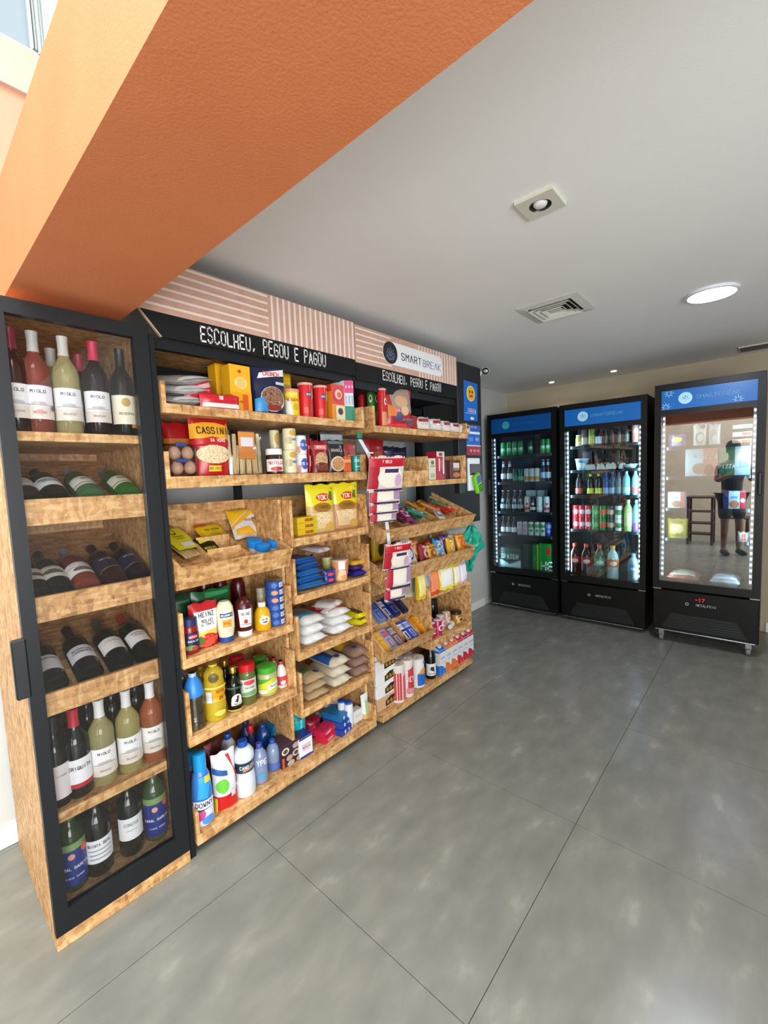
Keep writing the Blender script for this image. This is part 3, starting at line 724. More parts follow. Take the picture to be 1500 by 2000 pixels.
laid('lying rose wine bottle with white lettered label, middle sloped row', 166, 1125, 1.078, '6b3024', 'e4e2e0', [('t', 'RIO CLARO', 0, .38, .022, '5a4038'), ('e', .1, .25, .6, .045, '6d6258'), ('r', -.9, .9, .31, .318, 'a57a6c')], '8a8f96', G3)
laid('lying brown wine bottle with dark plum label, middle sloped row', 222, 1108, 1.078, '2a1416', '2b2234', [('t', 'SALTON', -.1, .40, .024, 'd8d2dc'), ('r', -1, 1, .17, .178, 'c9a070')], '241a20', G3, (.18, .46))
laid('lying dark wine bottle with navy label, end of middle sloped row', 272, 1098, 1.078, '17141a', '20233c', [('t', 'SALTON', -.1, .40, .024, 'd8d6e4'), ('r', -1, 1, .17, .178, 'b8916a')], '17151c', G3, (.18, .46))
laid('lying wine bottle cut off by the door frame, lower sloped row', 102, 1325, .768, '0e110e', 'dcdce4', TX('RESERVADO', .36), '20242a', G4)
laid('lying wine bottle with lilac white label, second in lower sloped row', 172, 1300, .768, '0e110e', 'dcdbe4', TX('RESERVADO', .36)+TX('CARMENERE', .31), '3a1c20', G4, (.2, .44))
laid('lying wine bottle with blank white label, third in lower sloped row', 232, 1278, .768, '101310', 'e2e2dc', [('t', 'CHARDONNAY', 0, .36, .018, '9a9a92')], '4a5248', G4, (.2, .44))
laid('lying red capped wine bottle with white label, end of lower sloped row', 296, 1255, .768, '0d100d', 'e6e3e2', [('t', 'RESERVADO', 0, .38, .02, '7a2a30'), ('t', 'MALBEC', 0, .33, .02, '4a3034')], 'a03034', G4, (.2, .44))
# lower standing rows
g5, g6 = 'wine bottles on the fifth cabinet shelf', 'wine bottles on the cabinet floor'
ry = 1.79; rH = .305; rR = .0405
wine('wine bottle with pale label half behind the door frame, lower shelf', 112, 1568, .436, ry, rR, rH, '0d100e', 'ddd5d8', [('t', 'VINHO', .2, .36, .02, '8a7c7c')], '15171a', grp=g5, lz=(.1, .48))
wine('wine bottle with white and red banded label and red cap', 158, 1555, .436, ry, rR, rH, '0c0f0e', 'e6e6ea', [('r', -1, 1, .13, .18, 'b0202c'), ('t', 'PERIQUITA', 0, .36, .035, '24242c', .55)], 'b01f34', grp=g5, lz=(.13, .46))
wine('white wine bottle with silver cap, beside the red banded bottle', 207, 1530, .436, ry, rR, rH, YEL, 'eceae8', tree_art(.13, .46), 'd9d9d6', grp=g5)
wine('white wine bottle with silver cap, beside the rose bottle', 258, 1507, .436, ry, rR, rH, 'e2d890', 'ecebea', tree_art(.13, .46), 'dadad8', grp=g5)
wine('rose wine bottle with white cap at the end of lower shelf', 303, 1483, .436, ry, rR, rH, ROS, 'efece8', tree_art(.13, .46), 'e6e6e6', grp=g5)
for k, pxx in enumerate((178, 228, 275)):
    wine('%s dark wine bottle in the back of the lower shelf' % ORD[k], pxx, 1480, .436, 1.93, rR, rH, '0b0d0c', None, [], '121416', grp=g5)
ry = 1.80
CG = [('r', -1, 1, .08, .50, '1d2f7c'), ('r', -1, 1, .50, .58, '7a9a5c'), ('e', -.1, .43, .2, .035, 'd8a088'), ('e', .7, .48, .25, .05, 'd85a50'), ('t', 'CASAL GARCIA', 0, .30, .03, 'dfe4f4', .5), ('t', 'VINHO VERDE', 0, .19, .018, 'cdd6ee')]
wine('blue label wine bottle half behind the door frame on cabinet floor', 150, 1752, .111, ry, rR, rH, '26381e', None, CG, '3a4c34', grp=g6)
wine('dark wine bottle with curved white label on cabinet floor', 200, 1722, .111, ry, rR*1.05, rH, '0d100f', 'dfe2e6', [('t', 'QUINTA REAL', 0, .40, .03, '4a4c54', .5), ('r', -.7, .7, .33, .34, '9a9ca4'), ('r', -.6, .6, .28, .29, '9a9ca4'), ('r', -.6, .6, .23, .24, 'a8aab0')], '16181c', grp=g6, lz=(.18, .46))
wine('dark wine bottle with plain white label on cabinet floor', 262, 1690, .111, ry, rR, rH, '0e1010', 'e2e4e4', [('t', 'CONCHA', 0, .42, .035, '8a8c90', .5), ('r', -.35, .35, .34, .345, 'a8aaae')], '16181c', grp=g6, lz=(.22, .50))
wine('green wine bottle with blue label beside the shelving on cabinet floor', 310, 1662, .111, ry, rR, rH, '3a4a30', None, CG, '5a6458', grp=g6)
wine('wine bottle with grey label in the back of the cabinet floor', 172, 1690, .111, 1.95, rR, rH, '0d0f0e', '8d8a90', [], '141618', grp=g6)

# ================================================================== SHELF A (top, bay 1)
ZA = 1.805
for k, (px, py, dz, ang, c) in enumerate(((372, 785, .0, .25, 'b9b8b6'), (382, 770, .045, .35, 'c9c8c6'), (392, 760, .085, .45, 'a9a39c'))):
    x = at(px, 790, 1.76).x
    bag_thing('snack_pack', '%s crumpled silver and clear snack pack in the heap on top shelf' % ('bottom', 'middle', 'top')[k].capitalize(), 'snack pack', (x-.01*k, 1.73, ZA+.022+dz), .16, .20, .034, c, [('e', .2, .5, .5, .25, ('3c3424', '8d7a5a', '6a5236')[k]), ('r', -1, 1, .02, .14, 'e2e2e4')], rot=(-PI/2+.15, -ang*.5, .35), group='silver snack packs', rough=.15)
bag_px('snack_pack', 'red glossy snack pack lying in front with white band', 'snack pack', (392, 466, 770, 796), 1.725, ZA, .03, 'c5202c', [('r', -.9, .95, .08, .36, 'e8dcdc'), ('r', -.1, .1, .6, .85, 'e8c4c8')])
bag_thing('snack_pack', 'red snack pack leaning on the silver packs', 'snack pack', (at(395, 785, 1.77).x, 1.775, ZA+.035), .13, .09, .03, 'b81c2a', [('r', -.6, .9, .5, .7, 'd9a6ac')], rot=(0, -.35, 0))
CRK = [('r', -1, 1, 0, .42, 'e89e12'), ('e', 0, .62, .6, .13, 'f0d98a'), ('p', [(-.4, .5), (.4, .52), (.38, .74), (-.38, .72)], 'dfc06a'), ('t', 'CREAM CRACKER', -.15, .22, .035, '9c3a12', .45), ('r', .1, .6, .06, .38, 'd4521e'), ('e', -.1, .86, .15, .035, 'c9302a')]
box_px('cracker_box', 'yellow cracker box with toast picture in front on top shelf', 'box', (453, 493, 714, 801), 1.745, ZA, .07, 'efb01d', CRK)
box_px('cracker_box', 'yellow cracker box standing behind the front cracker box', 'box', (425, 466, 713, 786), 1.86, ZA, .07, 'e8a81a', CRK)
bag_px('cereal_bag', 'dark blue cereal bag with red lettered banner and chocolate bowl', 'cereal', (496, 555, 717, 806), 1.765, ZA, .06, '151f42', [('p', [(-.75, .72), (.95, .83), (.95, .97), (-.6, .84)], 'e6e2e4'), ('t', 'CRUNCH', .1, .835, .085, 'c0242c', .5), ('e', .1, .32, .76, .26, 'd0c8c4'), ('e', .1, .34, .7, .23, food('4a2a20', 'a8785c', 110)), ('e', .1, .14, .5, .06, '8a2a28'), ('p', [(-.95, .05), (-.2, .05), (-.5, .35), (-.95, .3)], '2f8cc8'), ('r', .3, .9, .62, .68, 'c9ccd6')], stand=True)
bag_px('cereal_bag', 'dark blue cereal bag in the shadow behind the front cereal bag', 'cereal', (500, 540, 708, 790), 1.90, ZA, .05, '141a3a', [('e', 0, .8, .6, .1, 'a8322c')], stand=True)
box_px('snack_box', 'narrow yellow snack box standing behind the cup on top shelf', 'box', (556, 571, 722, 800), 1.86, ZA, .08, 'e0b81c', [('r', -1, 1, .5, .7, 'b08a14')])
round_px('chocolate_drink_tub', 'yellow and white drink powder tub with pink lid', 'tub', (556, 586, 762, 813), 1.765, ZA, TUBEP, 'e8c41e', [('p', [(-.9, .05), (-.05, .05), (-.3, .65), (-.9, .6)], 'f0ece0'), ('r', -.9, .5, .72, .86, 'e8d24c'), ('t', 'NESQUIK', 0, .6, .09, 'a8461a', .45), ('e', .3, .35, .3, .12, 'c9a418')], [(.9, 1.0, 1.06, 'd88c84', 'lid')])
for k, bx in enumerate(((584, 613, 750, 817), (614, 641, 755, 819))):
    round_px('chocolate_biscuit_tube', ['taller red biscuit tube beside the yellow tub', 'red biscuit tube beside the orange cereal box'][k], 'tube', bx, 1.765, ZA, TUBEP, 'cf2328', [('e', .35, .66, .42, .07, '2c4f9c'), ('t', 'NESTLE', .35, .66, .045, 'e8e8f0', .45), ('p', [(.2, .1), (.55, .1), (.75, .82), (.55, .84)], 'a8401c'), ('p', [(.5, .5), (.7, .6), (.72, .86), (.6, .84)], 'e8a24a'), ('r', -.4, .1, .12, .3, 'd8584c')], [(.93, 1.0, 1.05, 'dca8a0', 'lid')], group='red biscuit tubes')
box_px('cereal_box', 'red and orange cereal box with a crowned badge on top shelf', 'box', (650, 675, 752, 821), 1.735, ZA, .15, 'cf3a24', [('r', -1, 1, 0, .45, 'df8a2c'), ('e', 0, .72, .75, .2, 'c41f3c'), ('e', 0, .73, .55, .14, 'e8b4a8'), ('e', .1, .72, .3, .08, 'b86a2c'), ('r', -.5, .9, .03, .42, 'd9cfae'), ('e', .2, .26, .4, .1, '4a3020')], extra=[('r', -1, 1, 0, .8, 'e8951f')])
for k in range(3):
    bx = (675+k*6, 681+k*6, 744, 823+k)
    box_px('wafer_pack', '%s pink, white and green striped slim pack beside the cereal box' % ORD[k].capitalize(), 'pack', bx, 1.735, ZA, .13, 'dfe0e2', [('r', -1, 1, .70, 1, 'd8417c'), ('r', -1, 1, 0, .38, '2f8a6c'), ('r', -.5, .5, .42, .64, 'a8b8c8'), ('e', 0, .85, .5, .04, 'f0c8d8')], group='striped slim packs')
round_px('jam_jar', 'small purple jar at the end of the top shelf', 'jar', (696, 712, 797, 827), 1.755, ZA, CANP, '5c1c48', [('r', -.7, .7, .2, .35, 'c9a8c0'), ('r', -.7, .7, .6, .7, 'b890b0')], [(.9, 1.0, 1.03, '7a3a68', 'lid')])

# ================================================================== SHELF B
ZBs = 1.531
ec = at(352, 918, 1.735)
tr = thing('egg_carton', 'clear plastic egg carton with blue clasps at the shelf end', 'egg carton', (ec.x, 1.76, ZBs))
MB().box(-.066, .066, -.045, .075, 0, .125, b=.012).build('shell', PLAST, tr)
for k, zz in enumerate((.06, .122)): MB().box(-.018, .022, -.05, -.036, zz-.006, zz+.008, b=.002).build('clasp', M('27407a', .4), tr)
EG = [(0, 0), (.45, .03), (.8, .16), (1, .38), (.97, .55), (.8, .75), (.5, .92), (0, 1)]
for k, (px, py, zz) in enumerate(((340, 870, .066), (365, 870, .066), (346, 905, .008), (371, 905, .008))):
    p = at(px, py, 1.745)
    round_thing('egg', ['upper brown egg by the shelf end in clear carton', 'upper brown egg beside the red pasta bag', 'lower brown egg by the shelf end in clear carton', 'lower brown egg beside the red pasta bag'][k], 'egg', (p.x, 1.748, ZBs+zz), .0235, .055, EG, 'c79a80', rough=.45, group='brown eggs')
bag_px('pasta_bag', 'big red pasta bag with yellow arc on second shelf', 'pasta bag', (375, 448, 815, 921), 1.775, ZBs, .075, 'b5161c', [('r', -1, 1, .62, .9, 'e0a022'), ('p', [(-1, .86), (0, .92), (1, .84), (1, 1), (-1, 1)], 'a31218'), ('t', 'CASSINI', .1, .76, .105, '2c1408', .5), ('p', [(-1, .58), (0, .66), (1, .6), (1, .5), (-1, .5)], 'b5161c'), ('t', 'DA VOVO', .3, .60, .05, 'f0dcd0', .5), ('e', .05, .36, .9, .16, food('c9a878', 'ead8b4', 90)), ('r', -.3, .35, .07, .17, 'e2c13a'), ('t', 'ABRE FACIL', .02, .12, .035, '7a5a10', .45)], stand=True)
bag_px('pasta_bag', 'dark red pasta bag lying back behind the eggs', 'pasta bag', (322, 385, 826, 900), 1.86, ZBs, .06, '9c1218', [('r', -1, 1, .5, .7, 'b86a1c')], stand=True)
gb = at(481, 921, 1.76); gs = thing('breadstick_bag', 'clear bag of pale breadsticks with orange label', 'breadsticks', (gb.x, 1.775, ZBs))
gw = at(518, 921, 1.76).x-at(446, 921, 1.76).x
for k in range(11):
    xx = -gw/2+.012+k*(gw-.024)/10; lean = random.uniform(-.012, .012); hh = random.uniform(.15, .19) if k % 3 else .13; yy = .012*(k % 2)-.005
    MB().tube([(xx, yy, .004), (xx+lean*.4, yy-.002, hh*.5), (xx+lean, yy, hh)], .0088, 8).build('breadstick', M(('dfbf8c', 'e4c898', 'd4b07a')[k % 3], .6), gs, True)
MB().box(-.035, .045, -.028, -.022, .07, .19, b=.002).build('label_card', M('d98a3c', .5), gs)
MB().box(-.026, .034, -.0295, -.028, .125, .165).build('label_white', M('d8d4dc', .5), gs)
mbq = MB(); bag_mesh(mbq, gw+.012, .2, .062, True, 77); mbq.build('wrapper', PLAST, gs, True)
round_px('hazelnut_spread_jar', 'hazelnut spread jar with white lid in front of cream cans', 'jar', (520, 553, 877, 921), 1.755, ZBs, JAR, '3a1c16', [('r', -1, 1, .1, .58, 'e9e2de'), ('t', 'NUTELLA', .1, .44, .12, 'b81f24', .5), ('e', .1, .2, .6, .09, 'b83a34')], [(.76, 1.0, .98, 'eceae4', 'lid')])
CRM = [('e', .4, .8, .55, .14, 'c9a24c'), ('t', 'NINHO', .3, .5, .1, '3a68a8', .5), ('e', -.3, .45, .28, .16, 'c8c4a0'), ('r', -.2, .1, .3, .6, 'b49a6a')]
for k, (bx, zz, yy) in enumerate((((553, 580, 880, 921), ZBs, 1.755), ((553, 579, 838, 880), None, 1.755), ((527, 547, 841, 880), ZBs, 1.87))):
    if zz is None: zz = ZBs+CH
    o = round_px('milk_powder_can', ['lower cream coloured can of the stack behind the spread jar', 'upper cream coloured can of the stack behind the spread jar', 'cream coloured can in shadow at the back of second shelf'][k], 'can', bx, yy, zz, CANP, 'e4dcb4', CRM, group='cream cans')
    if k == 0: CH = fit(bx, yy, zz, True)[3]
WB = [('e', .35, .5, .6, .3, '3a5aa8'), ('t', 'LEITE MOCA', .35, .5, .12, 'e8ecf4', .42), ('e', -.4, .25, .25, .2, 'd88c80')]
bx = (578, 601, 888, 921); hC = fit(bx, 1.755, ZBs, True)[3]
for k in range(2):
    round_px('condensed_milk_can', ['lower', 'upper'][k]+' white can with blue oval label in stack of two', 'can', bx, 1.755, ZBs, CANP, 'e2e2e4', WB, group='white and blue cans').location.z = ZBs+hC*k
bag_px('chocolate_pouch', 'maroon baking chocolate pouch with cake picture', 'pouch', (610, 640, 861, 921), 1.76, ZBs, .045, '8a1420', [('r', -.7, .8, .72, .86, 'd06a6c'), ('t', 'NESTLE', .05, .8, .07, 'f0dcd8', .5), ('e', 0, .4, .75, .24, food('a87848', 'd8b088', 80)), ('e', 0, .18, .85, .14, food('4a1a14', '8a4434', 90))], stand=True)
bag_px('chocolate_pouch', 'narrow red pouch beside the white and blue cans', 'pouch', (599, 613, 857, 921), 1.80, ZBs, .045, 'a01a22', [('r', -.6, .8, .7, .8, 'd8a08c'), ('r', -.6, .8, .2, .5, 'd9b88c')], stand=True)
bag_px('granola_pouch', 'black granola pouch with bowl picture on second shelf', 'pouch', (640, 671, 860, 921), 1.76, ZBs, .045, '241c1e', [('r', -.8, .9, .88, .97, '6a7078'), ('t', 'GRANOLA', 0, .68, .08, 'b8b0a8', .5), ('e', .05, .26, .8, .24, 'd8c8b4'), ('e', .05, .26, .68, .2, food('9a5c38', 'd0a070', 120))], stand=True)
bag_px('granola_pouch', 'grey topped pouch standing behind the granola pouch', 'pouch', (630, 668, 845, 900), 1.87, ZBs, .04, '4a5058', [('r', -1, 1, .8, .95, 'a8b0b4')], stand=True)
bag_px('coffee_pack', 'brown and red coffee pack behind the teal cup', 'pack', (670, 696, 862, 915), 1.83, ZBs, .05, '7c4a34', [('e', -.2, .7, .7, .2, 'a02a28'), ('r', -.5, .9, .4, .55, 'c8a890')], stand=True)
box_px('tea_box', 'orange tea box next to the teal cup', 'box', (672, 687, 891, 919), 1.735, ZBs, .06, 'd8602c', [('r', -.8, .8, .6, .8, 'e8a078')])
round_px('yogurt_cup', 'teal cup at the end of second shelf', 'cup', (686, 705, 891, 919), 1.75, ZBs, TUBEP, '1c8a84', [('t', 'ZERO', .1, .7, .14, 'd8f0ec', .5), ('r', -.3, .5, .3, .36, 'a8d8d0')], [(.94, 1.0, 1.05, '176e6a', 'lid')])
box_px('tea_box', 'cream box at the very end of second shelf', 'box', (705, 712, 890, 920), 1.74, ZBs, .06, 'c9b48a')

# ================================================================== BIN C (sloped, bay 1)
IC = math.atan2(.15, .347)
def onslope(px, py, x_only=False, z0=1.106, y0=1.708, t=math.tan(IC)):
    """point on the sloped bin floor seen at a pixel"""
    r = ray(px, py); k = (z0-EYE-t*y0)/(r.z-t*r.y)
    return CAMP+r*k
nd = thing('noodle_pack', 'clear pack of straw noodles with yellow label in sloped bin', 'noodles', tuple(onslope(385, 1100)+Vector((0, .015, .03))), rot=(-PI/2+IC+.10, 0, .28))
for k in range(12): MB().tube([(-.05+k*.009, random.uniform(-.004, .004), 0), (-.052+k*.0092, 0, .24+random.uniform(-.01, .01))], .0042, 6).build('noodle', M(('d9b878', 'e2c890')[k % 2], .6), nd, True)
mbq = MB(); bag_mesh(mbq, .125, .30, .03, False, 31); mbq.build('wrapper', PLAST, nd, True)
art_on(nd, [('r', -1, 1, .12, .66, 'd8cf1c'), ('e', 0, .56, .28, .075, '3a3a10'), ('e', 0, .56, .18, .05, 'd8cf1c'), ('t', 'TALHARIM', .1, .43, .03, '5a5a14', .5), ('t', 'INTEGRAL', .1, .37, .025, '7a7a1c', .5), ('r', -.4, .6, .16, .27, 'd4d6da'), ('r', -.9, -.6, .47, .5, '3a3a30')], flat_surf(.018), .118, .30)
MZ = [('e', 0, .5, .85, .36, 'e0c01c'), ('t', 'MAIZENA', 0, .62, .11, '7a5a0c', .5), ('r', -1, -.2, .84, 1, 'c8501c'), ('e', 0, .35, .4, .1, 'c8a414')]
for k, (px, py, w_, h_) in enumerate(((398, 1036, .125, .12), (428, 1066, .14, .13))):
    p = onslope(px, py); lying('starch_pack', ['yellow starch pack at the back compartment of sloped bin', 'yellow starch pack in the middle compartment of sloped bin'][k], 'pack', p.x, p.y-.01, p.z+.006, w_, h_, .022, 'dcae18', MZ, .12, 'yellow starch packs', inc=IC+.25)
p = onslope(424, 1095); box_thing('spaghetti_pack', 'black slim pack with yellow lettering leaning in sloped bin', 'pack', (p.x, p.y+.005, p.z+.006), .085, .03, .13, '17170f', [('p', [(-.8, .7), (.6, .8), (.6, .95), (-.8, .85)], 'd4d41c'), ('t', 'NOODLES', 0, .45, .10, 'd4d428', .4), ('r', -.6, .6, .12, .16, '8a8a30')], rot=(-PI/2+IC+.3, 0, .2))
p = onslope(452, 1095); box_thing('seasoning_pack', 'small dark green pack at the sloped bin front', 'pack', (p.x, p.y+.004, p.z+.004), .085, .02, .05, '3c4420', [('r', -.9, -.2, .2, .8, 'c8b41c'), ('r', .2, .9, .2, .8, 'a8b0a8')], rot=(-PI/2+IC+.3, 0, .1))
p = onslope(447, 1022); box_thing('chocolate_bar', 'dark purple slim pack at the back of sloped bin', 'chocolate', (p.x, p.y, p.z+.006), .055, .022, .11, '2c1c34', [('r', -.7, .7, .3, .8, '44304c')], rot=(-PI/2+IC+.2, 0, .5))
p = onslope(512, 1056); bag_thing('chip_bag', 'yellow and silver chip bag leaning in sloped bin', 'chips', (p.x-.02, p.y+.02, p.z+.022), .225, .165, .05, 'd8d4cc', [('p', [(-1, .45), (.1, 1), (-1, 1)], 'e8b41c'), ('p', [(-1, .30), (.5, .95), (.2, 1), (-1, .42)], 'e0a818'), ('p', [(-.9, .28), (.6, .75), (.6, .85), (-.9, .38)], 'd8d2d8'), ('t', 'BAUDUCCO', -.1, .54, .07, 'a02c5c', .45), ('e', .35, .4, .35, .16, '7c7c74'), ('e', .6, .25, .3, .12, 'a8a49c'), ('p', [(-.9, .05), (0, .05), (-.3, .3), (-.9, .25)], 'dfa41c')], rot=(-PI/2+IC+.55, 0, -.1), rough=.2)
for k, (px, py) in enumerate(((500, 1080), (514, 1088), (536, 1081))):
    p = onslope(px, py)
    round_thing('dessert_cup', ['blue foil dessert cup nearest the chip bag', 'blue foil dessert cup in the middle at bin front', 'blue foil dessert cup beside the bin end'][k], 'cup', (p.x, p.y+.012, p.z+.008), .034, .06, CUPP, 'e2e6ec', (), [(.5, 1.02, 1.06, '1c86d8', 'foil_lid')], rot=(.3, .1*k-.1, 0), group='blue foil cups')

# ================================================================== BIN D
ZD = .816
GLSM = lambda c: M(c, .08)
round_px('pasta_sauce_jar', 'tomato sauce jar with navy lid and label beside steel frame', 'jar', (357, 391, 1205, 1283), 1.752, ZD, JAR, '8c1c14', [('r', -1, 1, .1, .62, '1b2448'), ('e', .2, .5, .45, .06, 'c8303c'), ('t', 'BARILLA', .2, .5, .045, 'f0e8e8', .45), ('t', 'BASILICO', .2, .38, .05, 'd8dcec', .45), ('e', -.1, .2, .6, .07, '7a8a3c'), ('e', .3, .17, .3, .06, 'a83a38')], [(.78, 1.0, .95, '26305c', 'lid')])
bag_px('tomato_sauce_pouch', 'red standing tomato sauce pouch with white panel', 'pouch', (374, 428, 1174, 1272), 1.775, ZD, .06, 'b3141c', [('p', [(-.55, .3), (.75, .3), (.9, .82), (-.75, .82)], 'e9e7e4'), ('t', 'HEINZ', .1, .74, .095, '26262a', .5), ('t', 'MOLHO', .1, .60, .07, '50525a', .5), ('t', 'DE TOMATE', .1, .52, .045, '50525a', .5), ('p', [(-.6, .26), (.75, .26), (.75, .4), (-.6, .38)], 'e0c45a'), ('e', 0, .17, .8, .16, food('b02018', 'e06048', 70)), ('e', -.5, .18, .3, .09, '4a7a34'), ('e', .2, .14, .35, .09, 'e05038')], stand=True)
round_px('mayonnaise_bottle', 'cream squeeze mayonnaise bottle standing on blue cap', 'bottle', (425, 462, 1172, 1264), 1.752, ZD, SQUEEZE, 'e6dcb8', [('r', -.55, .6, .64, .74, '1f3f7c'), ('t', "HELLMANN'S", .02, .69, .04, 'e8ecf4', .4), ('r', -.35, .4, .40, .58, 'd89a28'), ('t', 'REAL', .02, .5, .05, '8a5010', .45), ('e', .05, .3, .35, .05, 'cfc8c0')], [(0, .14, .8, '1d4488', 'cap')])
round_px('ketchup_bottle', 'maroon ketchup bottle standing on white cap', 'bottle', (461, 498, 1166, 1249), 1.752, ZD, SQUEEZE, '4a0f12', [('p', [(-.5, .26), (.5, .26), (.62, .74), (-.62, .74)], 'd8d8d4'), ('t', 'HEINZ', 0, .62, .06, '3c3c40', .45), ('e', 0, .42, .16, .06, 'b02420'), ('r', -.4, .4, .33, .345, '8a8a88')], [(0, .15, .8, 'e8e6e2', 'cap')])
round_px('mustard_bottle', 'yellow mustard bottle with white cap', 'bottle', (498, 531, 1174, 1241), 1.752, ZD, MUST, 'dfa210', [('e', .1, .38, .55, .16, 'e8e0c0'), ('t', 'HEINZ', .1, .42, .06, '3c5068', .45), ('e', .1, .32, .25, .04, '6a7a88')], [(.84, .99, .46, 'eceae4', 'cap')])
hT = fit((523, 558, 1214, 1232), 1.755, ZD, True)
for k in range(6):
    round_thing('tuna_can', '%s blue tuna can from the bottom of the stack' % ORD[k].capitalize(), 'can', (hT[0], 1.757, ZD+k*.0355), hT[2]/2, .035, CANP, '2c4c94', [('r', .0, .7, .2, .8, 'dfe4f0'), ('t', 'ATUM', .35, .5, .3, '24407c', .5), ('e', -.45, .5, .3, .3, ('d88c6c' if k in (3, 4) else '3a68b8'))], [(.93, 1.02, .95, 'b9bec4', 'lid')], group='stacked blue tuna cans')
bag_px('vegetable_pouch', 'dark green pouch standing behind the sauce jar', 'pouch', (330, 378, 1160, 1245), 1.86, ZD, .05, '0e3a1e', [('r', -.8, .8, .84, .88, '2c6a44')], stand=True)
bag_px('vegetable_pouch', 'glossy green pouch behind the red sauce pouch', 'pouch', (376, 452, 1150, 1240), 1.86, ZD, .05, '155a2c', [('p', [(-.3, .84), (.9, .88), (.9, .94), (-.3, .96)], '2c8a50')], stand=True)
for k, px in enumerate((404, 436, 470)):
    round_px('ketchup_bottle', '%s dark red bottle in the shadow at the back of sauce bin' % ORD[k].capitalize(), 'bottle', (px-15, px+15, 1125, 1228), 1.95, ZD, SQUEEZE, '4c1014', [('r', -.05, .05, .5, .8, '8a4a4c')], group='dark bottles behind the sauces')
round_px('mayonnaise_jar', 'cream jar standing behind the tuna cans', 'jar', (504, 524, 1146, 1220), 1.86, ZD, JAR, 'cfc4a0', (), [(.8, 1.0, .95, 'b8b09a', 'lid')])

# ================================================================== BIN E
ZE = .499
round_px('water_bottle', 'clear ribbed water bottle with blue shoulder wrap', 'bottle', (364, 404, 1310, 1432), 1.75, ZE, [(0, 0), (.9, 0), (1, .03), (.97, .1), (1, .16), (.97, .22), (1, .28), (.97, .34), (1, .40), (.97, .46), (1, .52), (1, .66), (.8, .8), (.5, .9), (.36, .95), (.36, 1), (0, 1)], '8b8b85', [], [(.60, .93, 1.02, '2d7fcc', 'blue_wrap', 1), (.93, 1.0, .4, 'a8c8e4', 'cap')], mat=glass('water_plastic', .12, (.80, .82, .80, 1), .1))
round_px('water_bottle', 'blue topped water bottle behind the front water bottle', 'bottle', (343, 372, 1300, 1400), 1.87, ZE, SODA, '1f4f8c', [('e', .2, .8, .15, .02, 'd8e4f0')], [(.9, 1.0, .4, '2c6cb8', 'cap')])
round_px('cooking_oil_bottle', 'golden cooking oil bottle with orange label', 'bottle', (401, 445, 1293, 1414), 1.755, ZE, OILP, 'd8b82c', [('r', -.25, .9, .36, .60, 'df9a14'), ('r', -.75, -.3, .36, .56, 'c4c8cc'), ('t', 'SOYA', .3, .55, .05, '6a4a0c', .5), ('t', '2X', .35, .42, .05, '3a2c0c', .5), ('r', -.8, .9, .61, .64, 'e8d05a'), ('e', -.1, .8, .35, .08, '5a4c14'), ('e', .2, .16, .4, .05, 'e0c85a')], [(.93, 1.0, .4, 'd8c83c', 'cap')], mat=clear('f0d23c', .55))
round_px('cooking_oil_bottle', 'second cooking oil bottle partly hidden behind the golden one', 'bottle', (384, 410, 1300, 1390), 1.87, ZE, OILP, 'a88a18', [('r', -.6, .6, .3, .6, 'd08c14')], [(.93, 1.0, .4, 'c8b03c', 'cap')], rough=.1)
round_px('olive_oil_bottle', 'dark olive oil bottle with gold cap and white label', 'bottle', (446, 475, 1299, 1398), 1.755, ZE, OLIVE, '0c120b', [('e', .15, .27, .62, .13, 'dfe2dc'), ('r', -.5, .75, .14, .24, 'dfe2dc'), ('p', [(-.1, .24), (.2, .20), (.4, .36), (.2, .33)], '23241f'), ('e', .22, .34, .12, .03, '8a1c1c'), ('t', 'GALLO', .15, .18, .035, '2c3a2c', .5), ('r', -1, 1, .02, .05, 'c9b43c'), ('r', -1, 1, .53, .58, '2c4a2a')], [(.86, 1.0, .46, 'c9a24a', 'cap')], rough=.1)
round_px('olive_oil_bottle', 'olive oil bottle with gold cap in the back of oil bin', 'bottle', (432, 455, 1288, 1370), 1.87, ZE, OLIVE, '10160c', (), [(.86, 1.0, .46, 'c9a24a', 'cap')], rough=.1)
round_px('olive_jar', 'tall olive jar with red lid', 'jar', (469, 503, 1291, 1382), 1.76, ZE, JAR, '5c6030', [('r', -1, 1, .22, .64, 'c8ccc4'), ('e', .1, .56, .55, .06, 'c8404c'), ('t', 'AZEITONAS', .1, .44, .035, '4a6a4a', .42), ('p', [(-.8, .24), (.8, .24), (.6, .36), (-.5, .32)], '6a9a5c')], [(.82, 1.0, 1.0, 'b8161c', 'lid')], rough=.1)
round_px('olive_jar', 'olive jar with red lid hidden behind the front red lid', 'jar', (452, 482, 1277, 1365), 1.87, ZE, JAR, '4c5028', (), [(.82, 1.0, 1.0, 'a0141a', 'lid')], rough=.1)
round_px('heart_of_palm_jar', 'short jar with green lid and yellow green label', 'jar', (504, 543, 1297, 1366), 1.76, ZE, JAR, 'a8a870', [('r', -1, 1, .12, .62, 'c8c83a'), ('p', [(-1, .4), (.3, .62), (-1, .62)], '4a9a30'), ('p', [(-.1, .22), (.95, .3), (.9, .5), (-.1, .42)], 'e4e6e0'), ('t', 'PALMITO', .4, .36, .06, '3a4a34', .45), ('e', -.5, .2, .4, .08, 'd8d4b4')], [(.80, 1.0, 1.0, '3f9a2c', 'lid')], rough=.1)
round_px('heart_of_palm_jar', 'jar with green lid in the back of oil bin', 'jar', (497, 524, 1280, 1345), 1.88, ZE, JAR, '6a8a48', (), [(.80, 1.0, 1.0, '3a8a30', 'lid')], rough=.1)
